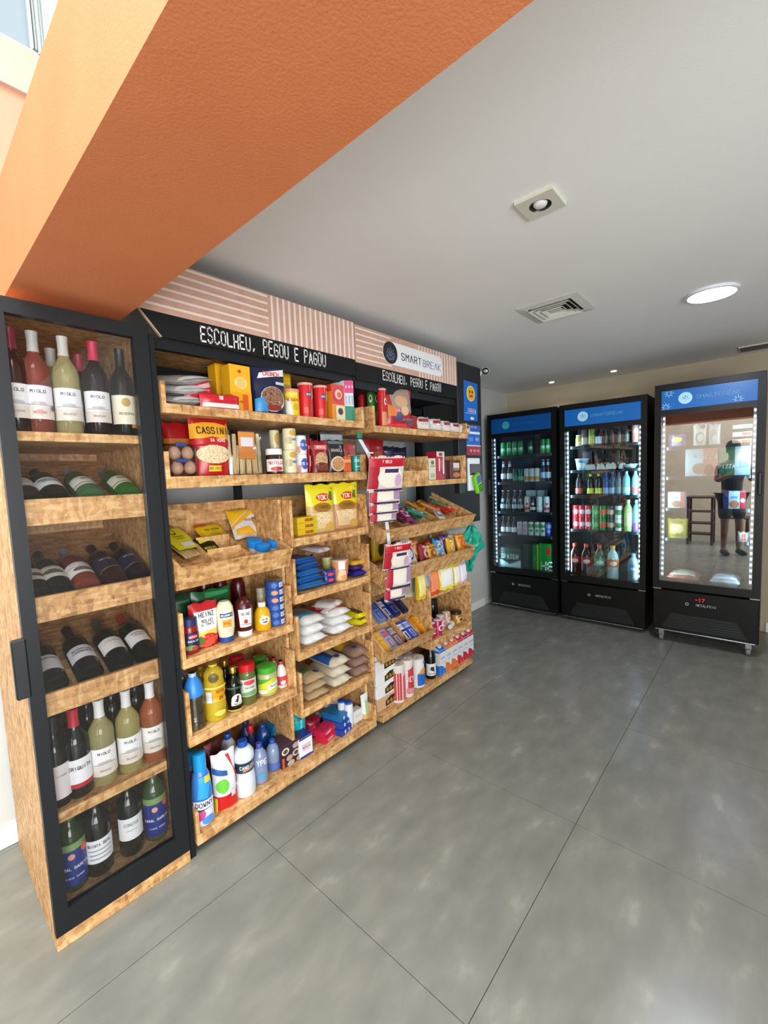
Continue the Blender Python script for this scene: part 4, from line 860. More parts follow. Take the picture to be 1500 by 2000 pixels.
for k, (bx, yy) in enumerate((((541, 562, 1289, 1352), 1.76), ((528, 546, 1283, 1340), 1.84), ((512, 530, 1277, 1330), 1.92))):
    round_px('vinegar_bottle', ['front', 'middle', 'rear'][k].capitalize()+' small white bottle with red cap at the bin end', 'bottle', bx, yy, ZE, MUST, 'd6d4cc', [('r', -1, 1, .12, .46, 'c8404c'), ('e', .1, .22, .4, .08, 'e4dcd8')], [(.88, 1.0, .46, 'b82c30', 'cap')], group='small white bottles with red caps')

# ================================================================== BIN F (bottom, bay 1)
ZF = .085
SOFA = [('r', -1, 1, .0, .24, 'dfe4ee'), ('e', -.4, .18, .5, .09, 'c84a94'), ('e', .3, .08, .5, .06, '4a90d8'), ('p', [(-.6, .22), (.8, .27), (.8, .34), (-.6, .30)], '3c3c40'), ('r', -.8, .8, .26, .38, 'e6e8f0'), ('t', 'DOWNY', .05, .325, .06, '24305c', .5), ('p', [(-.4, .42), (.3, .4), (.7, .72), (-.2, .7)], '2c9ae0'), ('r', .15, .6, .62, .7, 'dfc42c')]
round_px('fabric_softener', 'blue and white fabric softener bottle with blue cap in front', 'bottle', (377, 420, 1464, 1612), 1.755, ZF, SOFT, '3f7fd0', SOFA, [(.76, 1.0, .62, '1f9ad8', 'cap')])
round_px('fabric_softener', 'softener bottle with striped side behind the front softener', 'bottle', (366, 396, 1460, 1590), 1.85, ZF, SOFT, '8a8ab0', [('r', -1, .2, .3, .7, '5a5a8c'), ('e', -.2, .6, .3, .06, 'b83a6c')], [(.76, 1.0, .62, '2486b8', 'cap')])
round_px('fabric_softener', 'softener bottle at the very back of the bottom bin', 'bottle', (352, 378, 1440, 1560), 1.95, ZF, SOFT, '6a78a8', (), [(.76, 1.0, .62, '1c7cac', 'cap')])
bag_px('detergent_refill', 'white, green and red detergent refill pouch', 'pouch', (421, 466, 1462, 1604), 1.765, ZF, .07, 'dcdcdc', [('r', -1, 1, 0, .27, 'c8141c'), ('p', [(.1, .95), (.4, .95), (1, .3), (1, .55)], 'c42a34'), ('p', [(-1, .68), (.1, .60), (.1, .68), (-1, .80)], '2c5a9c'), ('e', -.4, .45, .5, .12, '6ac03c'), ('r', .25, .65, .2, .33, 'd8dce4'), ('r', -1, -.85, 0, .25, 'dfc42c')], stand=True)
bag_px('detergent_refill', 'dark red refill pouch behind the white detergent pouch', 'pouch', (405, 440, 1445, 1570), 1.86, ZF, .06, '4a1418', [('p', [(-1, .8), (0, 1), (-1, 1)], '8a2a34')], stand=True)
for k, (bx, yy) in enumerate((((460, 503, 1441, 1574), 1.765), ((436, 466, 1428, 1535), 1.87))):
    round_px('bleach_bottle', ['large white waisted bleach bottle with dark label in front', 'white bleach bottle behind the detergent pouch'][k], 'bottle', bx, yy, ZF, DETER, 'd3dbe4', [('r', -1, 1, .46, .66, '1c3c4c'), ('t', 'CANDIDA', .2, .56, .06, 'd8e4e8', .45), ('p', [(-.2, .48), (.9, .52), (.9, .55), (-.2, .52)], 'c87a4c')], [(.90, 1.0, .46, '1c50a8', 'cap')], group='white bleach bottles')
for k, (bx, yy, tx) in enumerate((((496, 527, 1447, 1552), 1.77, 1), ((522, 550, 1441, 1523), 1.80, 0))):
    round_px('dish_soap_bottle', ['translucent grey blue dish soap bottle with white lettering', 'blue capped dish soap bottle next to coffee box'][k], 'bottle', bx, yy, ZF, SODA, '7f8fae', ([('t', 'YPE', .1, .58, .12, 'e4e8f0', .5), ('p', [(-.6, .2), (.5, .2), (0, .34)], '4a9ac8')] if tx else [('r', -.8, .8, .05, .3, '5468b0')]), [(.88, 1.0, .4, ('3c4a9c', '2458b0')[k], 'cap')], rough=.1, group='dish soap bottles')
for k, (bx, c) in enumerate((((468, 500, 1405, 1480), '17306c'), ((500, 530, 1412, 1470), '1c4a9c'))):
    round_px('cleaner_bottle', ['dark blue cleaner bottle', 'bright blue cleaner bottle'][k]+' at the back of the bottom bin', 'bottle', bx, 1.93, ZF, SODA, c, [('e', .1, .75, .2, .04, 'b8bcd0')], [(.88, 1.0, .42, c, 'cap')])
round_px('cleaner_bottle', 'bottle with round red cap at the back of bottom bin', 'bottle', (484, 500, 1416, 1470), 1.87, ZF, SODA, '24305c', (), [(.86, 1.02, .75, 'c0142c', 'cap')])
box_px('trash_bag_box', 'blue box lying behind the dish soap bottles', 'box', (522, 556, 1418, 1470), 1.90, ZF, .08, '1f6a9c', [('r', -.8, .8, .6, .7, '5aa0c8')], rot=(0, .35, 0))
bx = fit((548, 590, 1445, 1512), 1.77, ZF)
cb = box_thing('coffee_capsule_box', 'dark box printed with coffee cups on bottom bin floor', 'box', (bx[0], 1.80, ZF), bx[2], .09, bx[3], '3a2430', [('e', -.6, .72, .34, .16, 'e0d4c4'), ('e', -.6, .72, .22, .1, '5a4434'), ('e', .35, .78, .3, .13, 'a89c90'), ('e', .35, .45, .34, .15, 'c8bcb0'), ('e', .35, .45, .2, .09, '4a4038'), ('e', -.3, .38, .3, .13, 'b09480'), ('e', -.2, .12, .34, .13, 'b0a498'), ('e', .6, .15, .3, .12, '9c948c'), ('r', -1, -.8, .0, .5, 'c8502c')], top='3c2c44')
box_px('laundry_powder_box', 'white soap box with deep blue top and red lettering', 'box', (587, 613, 1437, 1497), 1.745, ZF, .08, 'e4e4ea', [('r', -1, 1, .92, 1, '26328c'), ('r', -1, .2, 0, .10, '26328c'), ('p', [(.1, 0), (1, .0), (1, .08), (.2, .1)], '26328c'), ('t', 'REPELEX', .05, .5, .10, 'c83a4c', .45), ('r', -.6, .6, .62, .65, 'd8a0ac'), ('r', -.6, .5, .36, .39, 'd0d0d8')], top='26328c')
bag_px('wet_wipes_pack', 'bright teal pack behind the white soap box', 'pack', (569, 598, 1388, 1462), 1.85, ZF, .06, '14b0b4', [('p', [(-.1, .4), (.15, .4), (.3, .85), (.05, .85)], '7ae0e4'), ('r', -1, 1, .82, .9, '0c7a7c')])
bag_px('soap_pack', 'dark red flowered soap pack beside the teal pack', 'pack', (597, 625, 1400, 1446), 1.85, ZF, .06, '8c1430', [('e', 0, .5, .5, .25, 'c02a4c'), ('e', .3, .7, .3, .15, '5a1020')])
bag_px('plastic_wrap_pack', 'translucent grey pack behind the soap packs', 'pack', (618, 645, 1385, 1425), 1.93, ZF, .06, '8a9a9c', [('e', .2, .5, .3, .2, 'c4d0d0')])
for k in range(2):
    x_ = at(640, 1462, 1.78).x
    box_thing('soap_bar_box', ['lower', 'upper'][k]+' red soap box with orange corner in stack of two', 'soap', (x_-.005*k, 1.785+.008*k, ZF+.033*k), .115, .07, .032, 'c41c40', [('r', -.7, .3, .3, .7, 'e06a80'), ('p', [(.3, .1), (.95, .1), (.95, .7)], 'e0602c'), ('t', 'LUX', -.2, .5, .4, 'f0d0d8', .6)], rz=.25, top=('c41c40', 'c8284c')[k], group='red soap boxes')
for k in range(3):
    x_ = at(664, 1450, 1.775).x
    box_thing('toothpaste_box', '%s blue toothpaste box from the bottom of the pile' % ORD[k].capitalize(), 'box', (x_+.006*k, 1.79+.01*k, ZF+.034*k), .095, .13, .033, ('1c3c9c', '20489c', '1c6cac')[k], [('e', -.3, .5, .15, .3, 'd4dcf0'), ('e', .4, .5, .12, .25, 'c8d0ec'), ('r', -.9, .9, .1, .2, '3c6cc8')], rz=.2, top=('1c3c9c', '20489c', '2080b8')[k], group='blue toothpaste boxes')
for k, (bx, yy, c) in enumerate((((662, 678, 1366, 1432), 1.80, '2a52b8'), ((674, 692, 1369, 1438), 1.765, '3464c8'), ((634, 648, 1376, 1415), 1.90, 'c8ccd4'), ((645, 657, 1370, 1415), 1.90, 'c8ccd4'), ((655, 667, 1364, 1415), 1.88, 'c0c4d0'))):
    round_px('deodorant_bottle', ['white deodorant bottle with blue cap, second from front', 'white deodorant bottle with blue cap, foremost', 'slim white bottle at the back, nearest the teal pack', 'slim white bottle at the back, in the middle', 'slim white bottle at the back, nearest the blue caps'][k], 'bottle', bx, yy, ZF, SLIMP, 'dcdee4', [('r', -.5, .5, .3, .6, 'cdd4dc'), ('r', -1, 1, .08, .12, 'b8bcc4')], [(.84, 1.02, .86, c, 'cap')], group='white deodorant bottles')
box_px('ointment_box', 'plain white box between deodorant and hand cream tube', 'box', (692, 710, 1386, 1432), 1.755, ZF, .05, 'd6d8d8', [('r', -.6, .6, .6, .63, 'a0a4a8'), ('r', -.6, .4, .5, .53, 'b0b4b8')])
tb = at(715, 1413, 1.75); tu = thing('hand_cream_tube', 'white hand cream tube with green print standing at the bin end', 'tube', (tb.x, 1.757, ZF))
zz = at(715, 1354, 1.75).z-ZF; mb = MB(); n = 16; vs = []
for j in range(9):
    t_ = j/8; rx = .021+(.030-.021)*t_; ry_ = .021*(1-t_)**.8+.0015
    for i in range(n): a = 2*PI*i/n; vs.append((rx*math.sin(a), -ry_*math.cos(a), .03+(zz-.03)*t_))
mb.add(vs, [(j*n+i, j*n+(i+1) % n, (j+1)*n+(i+1) % n, (j+1)*n+i) for j in range(8) for i in range(n)]+[list(range(8*n, 9*n))])
mb.build('tube_body', M('dfe6dc', .35), tu, True)
MB().lathe([(0, 0), (.02, 0), (.021, .03), (0, .03)], 16).build('cap', M('c8b078', .35), tu, True)
art_on(tu, [('r', -.4, .4, .22, .66, 'a8b88c'), ('t', 'NIVEA', 0, .76, .07, '4a7a54', .5)], flat_surf(.0235), .055, zz)
# ================================================================== RIGHT COLUMN OF BAY 1
ZR1, ZR2, ZR3, ZR4 = 1.221, .943, .659, .369
YK = lambda c2: [('r', -1, 1, .0, .55, c2), ('e', .1, .73, .5, .085, 'c83018'), ('t', 'YOKI', .1, .73, .09, 'f4ead0', .55), ('r', .55, .75, .66, .84, '4a7a2c'), ('e', 0, .52, .62, .10, '9a6a1c'), ('t', 'FAROFA', .05, .53, .05, '5a3a0c', .5), ('p', [(-.7, .08), (.6, .08), (.75, .42), (-.85, .42)], 'd8b888'), ('e', -.05, .30, .6, .13, food('c8a46c', 'ecd8b0', 100)), ('e', .45, .12, .35, .08, 'caa048'), ('t', '400G', .7, .91, .025, '6a6a20', .5)]
bag_px('farofa_pouch', 'yellow pouch with wide bowl picture, beside the yellow packs', 'pouch', (602, 652, 946, 1037), 1.765, ZR1, .05, 'dfd01c', YK('c9a868'), stand=True)
bag_px('farofa_pouch', 'yellow pouch with paler bowl picture at the bin end', 'pouch', (652, 697, 943, 1030), 1.765, ZR1, .05, 'e2d41e', YK('c08a5c'), stand=True)
x_ = at(604, 1046, 1.73).x
for k in range(3):
    box_thing('broth_box', '%s yellow stock cube box from the bottom of the stack' % ORD[k].capitalize(), 'box', (x_, 1.775, ZR1+.0305*k), .125, .075, .03, 'd8b41c', [('r', -.3, .6, .25, .75, 'c8842c'), ('t', 'CALDO', .15, .5, .4, '8a1c14', .5), ('r', .7, .95, .1, .9, 'b8c02c')], group='stacked yellow stock boxes')
lying('napkin_pack', 'white and purple pack lying behind the yellow boxes', 'pack', at(598, 1015, 1.90).x, 1.86, ZR1, .11, .13, .04, 'c8c0b8', [('r', -1, 0, .1, .5, '4a3440')])
PA = [('r', -1, 1, .03, .16, '3c74ac'), ('e', .1, .6, .35, .12, 'c83440'), ('t', 'BARILLA', .1, .6, .10, 'f0e8ec', .45), ('r', -.9, .9, .3, .36, '2f6cb0'), ('r', -.9, .9, .8, .86, '2f6cb0')]
xp = at(612, 1150, 1.74).x
for k in range(5):
    lying('pasta_pack', '%s blue pasta pack from the bottom of the pile' % ORD[k].capitalize(), 'pasta', xp-.012+random.uniform(-.012, .012)-.01*(k == 4), 1.715+.008*k, ZR2+.031*k+.002, .175-.006*k, .20, .034, ('2a6aa8', '1c5aa4', '2468b4', '1c4c98', '2058ac')[k], PA, random.uniform(-.12, .12), 'blue pasta packs')
bag_px('pasta_pack', 'navy pasta pack end standing beside the noodle cup', 'pasta', (633, 655, 1112, 1150), 1.735, ZR2, .03, '1f3480', [('e', 0, .7, .5, .12, 'd8404c'), ('e', 0, .3, .5, .12, 'd8404c')])
round_px('noodle_cup', 'orange and white instant noodle cup', 'cup', (648, 682, 1091, 1138), 1.75, ZR2, CUPP, 'd8a884', [('r', -.3, .35, .55, .95, 'e8e4e0'), ('r', -1, -.35, .1, .9, 'dc9068'), ('r', .4, 1, .3, .9, 'd07850'), ('p', [(-.5, .1), (.5, .1), (.35, .5), (-.2, .55)], 'e8c8a0'), ('e', .2, .2, .3, .1, 'e09c5c')], [(.97, 1.02, 1.02, '9a948c', 'lid')])
round_px('noodle_cup', 'yellow and green instant noodle cup behind the orange one', 'cup', (630, 651, 1088, 1128), 1.84, ZR2, CUPP, 'c8c088', [('r', -1, -.2, .2, .9, '9ab060')], [(.97, 1.02, 1.02, 'a8a8a0', 'lid')])
lying('instant_noodle_pack', 'dark blue noodle pack lying at the bin end', 'noodles', at(698, 1130, 1.74).x, 1.71, ZR2, .10, .13, .03, '22268c', [('r', -.8, .8, .4, .5, '3c3cb8')], -.15)
lying('instant_noodle_pack', 'purple noodle pack lying on the dark blue one', 'noodles', at(697, 1118, 1.75).x, 1.73, ZR2+.031, .10, .12, .026, '3c2468', [('r', -.8, .8, .2, .4, '5a3c8c')], -.1)
lying('instant_noodle_pack', 'yellow noodle pack lying on top at the bin end', 'noodles', at(695, 1106, 1.76).x, 1.73, ZR2+.058, .11, .13, .028, 'd8a83c', [('r', -.8, .8, .5, .7, 'e0d04c'), ('e', .2, .3, .4, .15, 'c8782c')], -.2)
lying('instant_noodle_pack', 'white and pink noodle pack at the back of pasta bin', 'noodles', at(622, 1092, 1.85).x, 1.79, ZR2+.155, .12, .12, .03, 'd8c8cc', [('r', 0, 1, .2, .8, 'c89aa4')], .2, inc=.08)
bag_px('instant_noodle_pack', 'dark blue pack on its side behind the pasta pile', 'noodles', (584, 612, 1085, 1130), 1.93, ZR2, .06, '1c2448', ())
# sugar / flour
xs1, xs2 = at(612, 1262, 1.74).x, at(662, 1232, 1.74).x
for k in range(3):
    lying('sugar_bag', '%s white sugar bag from the bottom, stack by the bin side' % ORD[k].capitalize(), 'sugar', xs1+random.uniform(-.006, .006), 1.705+.004*k, ZR3+.048*k, .145, .21, .052, 'dcdcd8', [('r', -1, 1, .2, .5, '4aa0c8'), ('r', -1, .6, .5, .62, 'b8846c'), ('r', -1, 1, .62, .9, '8a9aa0')] if k == 2 else (), random.uniform(-.05, .05), 'white sugar bags')
    lying('flour_bag', '%s white flour bag from the bottom, stack beside yellow packs' % ORD[k].capitalize(), 'flour', xs2+random.uniform(-.006, .006), 1.705+.004*k, ZR3+.045*k, .15, .21, .049, 'e0dedc', [('r', -1, 1, .15, .92, 'c82428'), ('e', -.1, .56, .8, .24, 'dcd4d0'), ('e', -.1, .56, .62, .17, 'c88c8c'), ('t', 'DONA BENTA', -.1, .56, .07, 'f0e8e8', .45), ('p', [(-1, .15), (.2, .15), (-1, .4)], 'e0dedc')] if k == 2 else (), random.uniform(-.05, .05), 'white flour bags')
lying('flour_bag', 'small white flour bag thrown on top of the flour stack', 'flour', at(640, 1185, 1.85).x, 1.77, ZR3+.122, .13, .12, .045, 'd8d6d4', [('e', 0, .3, .5, .2, 'c8a8a4')], .3)
for k in range(2):
    lying('candy_pack', ['lower', 'upper'][k]+' bright yellow and brown pack beside the flour stack', 'pack', at(706, 1222-12*k, 1.74).x, 1.71+.015*k, ZR3+.032*k, .10, .14, .033, 'd8cc1c', [('r', -.5, .3, .1, .9, '4a3420'), ('r', .5, .7, 0, 1, '3c3018')], .2-.3*k, 'yellow and brown packs')
lying('coffee_bag', 'dark green bag at the back of the flour bin', 'coffee', at(690, 1195, 1.92).x, 1.86, ZR3, .12, .14, .07, '24402c', [('r', -.5, .5, .4, .6, '4a6a4c')], .1)
lying('coffee_bag', 'dark brown bag at the back beside the sugar stack', 'coffee', at(596, 1200, 1.95).x, 1.92, ZR3, .14, .12, .12, '241c1c', [('r', -.5, .5, .4, .6, '3c3030')], .1)
# rice and beans
BB = lambda c: [('e', .35, .22, .22, .08, '24408c'), ('r', -.8, .1, .5, .9, c)]
xq = [at(p, q, 1.74).x for p, q in ((616, 1372), (663, 1342), (702, 1320))]
for k in range(3):
    lying('oat_bag', '%s tan rice bag from the bottom, beside the bin side' % ORD[k].capitalize(), 'rice', xq[0]+random.uniform(-.005, .005), 1.705+.003*k, ZR4+.043*k, .14, .22, .047, 'a98f6a', [('e', .4, .2, .22, .08, '2c3c7c'), ('r', -.9, .1, .28, .5, '4c7a4c'), ('r', -.9, .9, .6, .95, '8a7a5c')] if k == 2 else (), random.uniform(-.05, .05), 'tan rice bags', rough=.4)
    lying('rice_bag', '%s white rice bag from the bottom of the middle stack' % ORD[k].capitalize(), 'rice', xq[1]+random.uniform(-.005, .005), 1.705+.004*k, ZR4+.052*k, .135, .22, .056, 'c6bca6', [('r', -1, -.1, .25, .95, '1f4c94'), ('p', [(-1, .1), (-.1, .25), (-.6, .5), (-1, .5)], '2c5ca0'), ('e', .1, .2, .25, .08, '24488c'), ('r', 0, .9, .5, .65, 'b8b06c')] if k == 2 else (), random.uniform(-.05, .05), 'white rice bags', rough=.4)
    lying('bean_bag', '%s brown bean bag from the bottom, beside the bin end' % ORD[k].capitalize(), 'beans', xq[2]+random.uniform(-.005, .005), 1.705+.004*k, ZR4+.052*k, .125, .22, .056, '8a6c5c', [('e', -.2, .22, .25, .08, '2c447c'), ('r', -1, .2, .5, .8, 'c8a01c'), ('r', -1, .2, .82, .95, '24447c')] if k == 2 else (), random.uniform(-.05, .05), 'brown bean bags', rough=.4)
lying('rice_bag', 'blue topped rice bag at the back of the middle stack', 'rice', at(668, 1285, 1.92).x, 1.93, ZR4, .16, .10, .15, '1c3c74', (), .1)

# ================================================================== BAY 2
Z2A = 1.791
EYES = [('e', -.4, .72, .26, .09, 'ece8d8'), ('e', .55, .72, .26, .09, 'ece8d8'), ('e', -.38, .73, .12, .05, '1a1a14'), ('e', .55, .73, .12, .05, '1a1a14')]
round_px('chip_tube', 'green chip tube with snack picture at the shelf end', 'chips', (718, 738, 757, 825), 1.90, Z2A, TUBEP, '3f8a26', [('r', -1, 1, 0, .42, 'b8843c'), ('e', 0, .3, .6, .12, 'cf9a4c')]+EYES, [(.95, 1, 1.04, '5aa044', 'lid')])
round_px('chip_tube', 'red chip tube beside the green tube', 'chips', (738, 756, 760, 826), 1.765, Z2A, TUBEP, 'c01c24', [('r', -.2, .9, .05, .4, 'd88a5c')]+[('e', .5, .66, .3, .09, 'e8dcd4'), ('e', .5, .66, .15, .05, '20201c')], [(.95, 1, 1.04, 'd8a8a0', 'lid')])
round_px('chip_tube', 'red chip tube half hidden behind the green tube', 'chips', (700, 716, 757, 820), 2.0, Z2A, TUBEP, 'a81a22', (), [(.95, 1, 1.04, 'b88a80', 'lid')])
bag_px('candy_bag', 'red and clear bag of toffees with twisted top', 'candy', (756, 799, 760, 835), 1.77, Z2A, .06, 'b82028', [('p', [(-.6, .55), (.9, .4), (.8, 1), (-.8, 1)], '9a8478'), ('e', .1, .68, .5, .14, 'c49a6c'), ('e', .3, .45, .3, .12, 'd0a880'), ('e', -.2, .3, .4, .12, '4a4468'), ('p', [(-.9, .3), (-.4, .3), (-.3, .5), (-.9, .6)], 'd8782c'), ('p', [(-.9, .02), (.9, .02), (.8, .14), (-.9, .12)], 'd0302c')], stand=True)
bag_px('candy_bag', 'red bag of sweets lying at the foot of the toffee bag', 'candy', (765, 812, 812, 840), 1.755, Z2A, .04, 'a01a24', [('e', .2, .5, .4, .3, '6a3848')])
for k, (a, b) in enumerate(((804, 833), (834, 856), (857, 873), (874, 892), (893, 912))):
    o = bag_px('bread_pack', '%s clear bread roll pack with dark red label from the candy bags' % ORD[k].capitalize(), 'bread', (a, b, 814+k*4, 841+k*3.2), 1.755, Z2A, .09, 'cfc4bc', [('r', -.5, .5, .58, .82, '8a2434'), ('r', -.6, .6, .1, .4, 'ddd4cc')], group='bread roll packs', rough=.2)
bag_px('bread_pack', 'transparent bread pack with reddish base beside the sweets', 'bread', (795, 812, 812, 838), 1.85, Z2A, .09, '8a6a6c', ())
Z2B = 1.461
SN = ((716, 747, 858, 905, '8c141c', 'dark red'), (738, 768, 872, 918, '16203c', 'navy blue'), (762, 792, 874, 918, '141c34', 'black and navy'))
for k, (a, b, t_, bb, c, nm) in enumerate(SN):
    bag_px('snack_bag', nm+' snack bag sticking up behind the hanging bags', 'snack bag', (a, b, t_, bb), 1.87+.03*k, Z2B, .05, c, [('e', .1, .6, .5, .12, ('a84a2c', '2c3c6c', '7a6a2c')[k])], group='snack bags on the second row')
for k, (px, c, nm, e) in enumerate(((770, 'b8a890', 'beige', '8a4a4c'), (783, 'b8242c', 'red', 'e0a8a4'), (797, '8aa06c', 'green and white', 'd0c8b0'), (806, 'a83c38', 'dark red', 'd8c0b8'), (815, 'c8a888', 'tan', 'b87860'), (829, 'a8805c', 'brown', 'c8a890'))):
    p = at(px, 915, 1.755)
    bag_thing('sweet_pack', nm+' small sweet pack in the shallow tray of second row', 'sweet', (p.x, 1.76+.02*(k % 2), Z2B+.004), .065, .085, .03, c, [('e', 0, .5, .5, .25, e)], rot=(-.5, .3*((k % 3)-1), .2), group='small sweet packs')
box_px('biscuit_box', 'white and green slim biscuit box in open compartment', 'box', (839, 852, 895, 936), 1.72, Z2B, .09, 'd6d2b8', [('e', 0, .8, .5, .1, '6a6a50'), ('r', -.6, .6, .1, .3, 'a8b08c'), ('r', -.6, .6, .6, .66, 'a87850')])
box_px('biscuit_box', 'tall crimson and white biscuit box in open compartment', 'box', (854, 869, 882, 936), 1.72, Z2B, .09, 'a81c34', [('r', -1, 1, .82, 1, 'd8ccc4'), ('e', 0, .9, .5, .06, '8a2c28'), ('p', [(-.6, .3), (-.3, .3), (-.3, .75), (-.6, .75)], 'e8dcdc'), ('p', [(.4, .2), (.8, .2), (.8, .9), (.5, .9)], 'e8e0dc'), ('r', -.3, .3, .4, .7, 'd04858')])
box_px('cocoa_box', 'brown cocoa box with white cup picture in open compartment', 'box', (880, 903, 899, 934), 1.73, Z2B, .09, '5a2a20', [('r', -.5, .5, .58, .86, 'd8d0cc'), ('r', -.5, .5, .46, .55, '8a8480'), ('e', 0, .2, .6, .14, 'b0784c')])
box_px('cocoa_box', 'dark slim box between the crimson and cocoa boxes', 'box', (870, 879, 900, 934), 1.75, Z2B, .09, '4a2428')
# sloped candy bin
def onbin(px, py, zb, rise, y0=1.708, yb=2.05):
    t = rise/(yb-y0); r = ray(px, py); k = (zb+.014-EYE-t*y0)/(r.z-t*r.y); return CAMP+r*k, math.atan(t)
CAND = ((800, 1030, '24306c', 'c83a6c', 'navy and pink'), (808, 1015, '1c6a5c', 'd8c84c', 'teal and yellow'), (780, 1028, '3a2030', 'b83a48', 'plum'), (822, 1020, '2c7a68', 'd8e4dc', 'green and white'), (795, 990, '6aa83c', 'c8e09c', 'lime green'), (815, 990, 'd8a01c', '8a5a10', 'golden yellow'), (835, 1000, 'd89a1c', 'e8d070', 'amber'), (845, 1008, 'c06a44', 'dca080', 'copper'), (852, 1012, 'd8d0c4', '6a6a6c', 'white and grey'), (866, 1002, 'c83020', 'e07048', 'orange red'), (878, 1004, 'c02c24', 'e8c0b8', 'bright red'), (860, 985, '8aa084', 'd0d8c8', 'sage green'), (875, 980, 'a8242c', 'd8d0cc', 'crimson'), (884, 975, 'c8ccc8', '2c7a4c', 'silver and green'), (892, 985, 'cfd0c8', '8a2c2c', 'white and red'), (868, 968, '4a3c34', '8a7a6c', 'dark brown'), (848, 968, '9a7a5c', 'd0b890', 'light brown'), (880, 968, '2c4c94', '90a8d8', 'royal blue'), (900, 972, 'b0703c', 'd8b088', 'caramel'), (908, 982, 'a0602c', 'd8c0a0', 'rust'), (915, 985, '8a4c28', 'c8a480', 'chestnut'), (786, 1005, 'c8ccd0', '6a3c8c', 'silver and violet'), (828, 985, 'e0b42c', 'b83c1c', 'yellow and red'), (805, 1002, 'b8741c', 'e8d8a8', 'bronze'), (842, 990, 'd0b060', '6a4a24', 'sand'), (856, 996, 'c86a2c', 'f0d0a0', 'tangerine'), (870, 990, 'dcdcd8', 'b02c30', 'white and scarlet'), (888, 996, '3c6a34', 'd8e0b8', 'forest green'), (900, 992, 'c03838', 'f0e0d8', 'brick red'), (790, 1018, '8a2c5c', 'e8b0cc', 'magenta'))
for k, (px, py, c, e, nm) in enumerate(CAND):
    p, an = onbin(px, py, 1.105, .14)
    if p.y > 2.0: p = p*(1.98/p.y)
    yy = min(max(p.y-.05, 1.715), 1.93); zz = 1.105+.014+(yy-1.708)*.14/.342
    p.x = min(p.x, 2.84)
    box_thing('candy_bar', nm+' candy bar in the upper sloped candy bin', 'candy bar', (p.x, yy, zz+.014+.017*(k % 4)), (.06), .02, .14 if yy < 1.89 else .10, c, [('r', -.7, .7, .2, .8, e), ('r', -.4, .4, .35, .65, c)], rot=(-PI/2+an+.05*(k % 3), .1*((k % 3)-1), .35*((k % 4)-1.5)), group='candy bars in the upper sloped bin', bev=.005)
# snack bags bin
SNK = ((806, 1100, 48, 1050, 'c8c0b8', '24408c', 'grey and blue'), (813, 1098, 26, 1052, 'e07a2c', 'e8b888', 'orange slim'), (830, 1100, 30, 1060, '8a1c24', 'd8a89c', 'dark red'), (838, 1097, 24, 1056, 'c02c2c', 'e0c0b0', 'scarlet'), (846, 1095, 24, 1062, 'd8a02c', '8a4a1c', 'golden'), (856, 1090, 26, 1052, '2c9ad8', 'd8e4ec', 'sky blue'), (863, 1092, 20, 1068, 'b8c0c8', '4c8ac8', 'silver blue'), (873, 1086, 28, 1044, '6a4a9c', 'd8d0e4', 'purple and white'), (882, 1084, 26, 1050, 'd8a41c', 'e8d48c', 'sunny yellow'), (893, 1080, 32, 1040, 'dfd0bc', 'e0b850', 'cream'), (904, 1078, 30, 1042, 'e0941c', 'c85a1c', 'amber orange'), (913, 1074, 26, 1052, 'd8d8dc', 'a83a3c', 'white'))
for k, (px, pb, w_, pt, c, e, nm) in enumerate(SNK):
    yy = 1.76+.055*(k % 2); p = at(px, pb, yy); h_ = max(.08, at(px, pt, yy).z-(.862+(yy-1.708)*.38)); ww = min(.115, abs(at(px+w_/2, pb, yy).x-at(px-w_/2, pb, yy).x)*.8)
    bag_thing('snack_bag', nm+' crisp bag standing in the lower sloped snack bin', 'snack bag', (p.x, yy, .862+(yy-1.708)*.38), ww, h_, .045, c, [('e', 0, .5, .6, .22, e), ('r', -.7, .7, .74, .84, e), ('e', .1, .48, .3, .12, c)], rot=(-.25, .2*((k % 3)-1), .12*((k % 3)-1)), group='crisp bags in the lower sloped bin')
bag_thing('snack_bag', 'yellow bag with dark window beside the hanging bags', 'snack bag', tuple(at(738, 1095, 1.90)), .11, .2, .05, 'd8b41c', [('e', .1, .4, .5, .25, '2c2410'), ('r', -.8, .8, .7, .9, 'b8901c')], group='crisp bags in the lower sloped bin')
# packs on box top
PK = ((779, 812, 1118, 1166, 'c9c4b0', 'a8a898', 'pale grey rice cake'), (814, 828, 1112, 1164, 'd8b81c', 'e8dc8c', 'yellow'), (828, 838, 1116, 1166, 'b8b8b4', '8a8a88', 'grey'), (838, 855, 1108, 1172, 'd8481c', 'e88a5c', 'orange red'), (858, 882, 1103, 1164, 'e2d03c', 'e8e6e0', 'white and yellow'), (884, 895, 1100, 1158, 'dccb3c', 'e8e4dc', 'slim yellow and white'), (896, 908, 1096, 1154, 'c8b4c8', 'e4dce4', 'lilac'))
for k, (a, b, t_, bb, c, e, nm) in enumerate(PK):
    yy = 1.75 if k != 0 else 1.86
    bag_px('sliced_bread_pack', nm+' standing pack on the small box beneath the snack bin', 'pack', (a, b, t_, bb), yy, .665, .06, c, [('r', -.75, .75, .12, .86, e), ('e', .2, .12, .3, .06, c)], group='standing packs on the small box', stand=True)
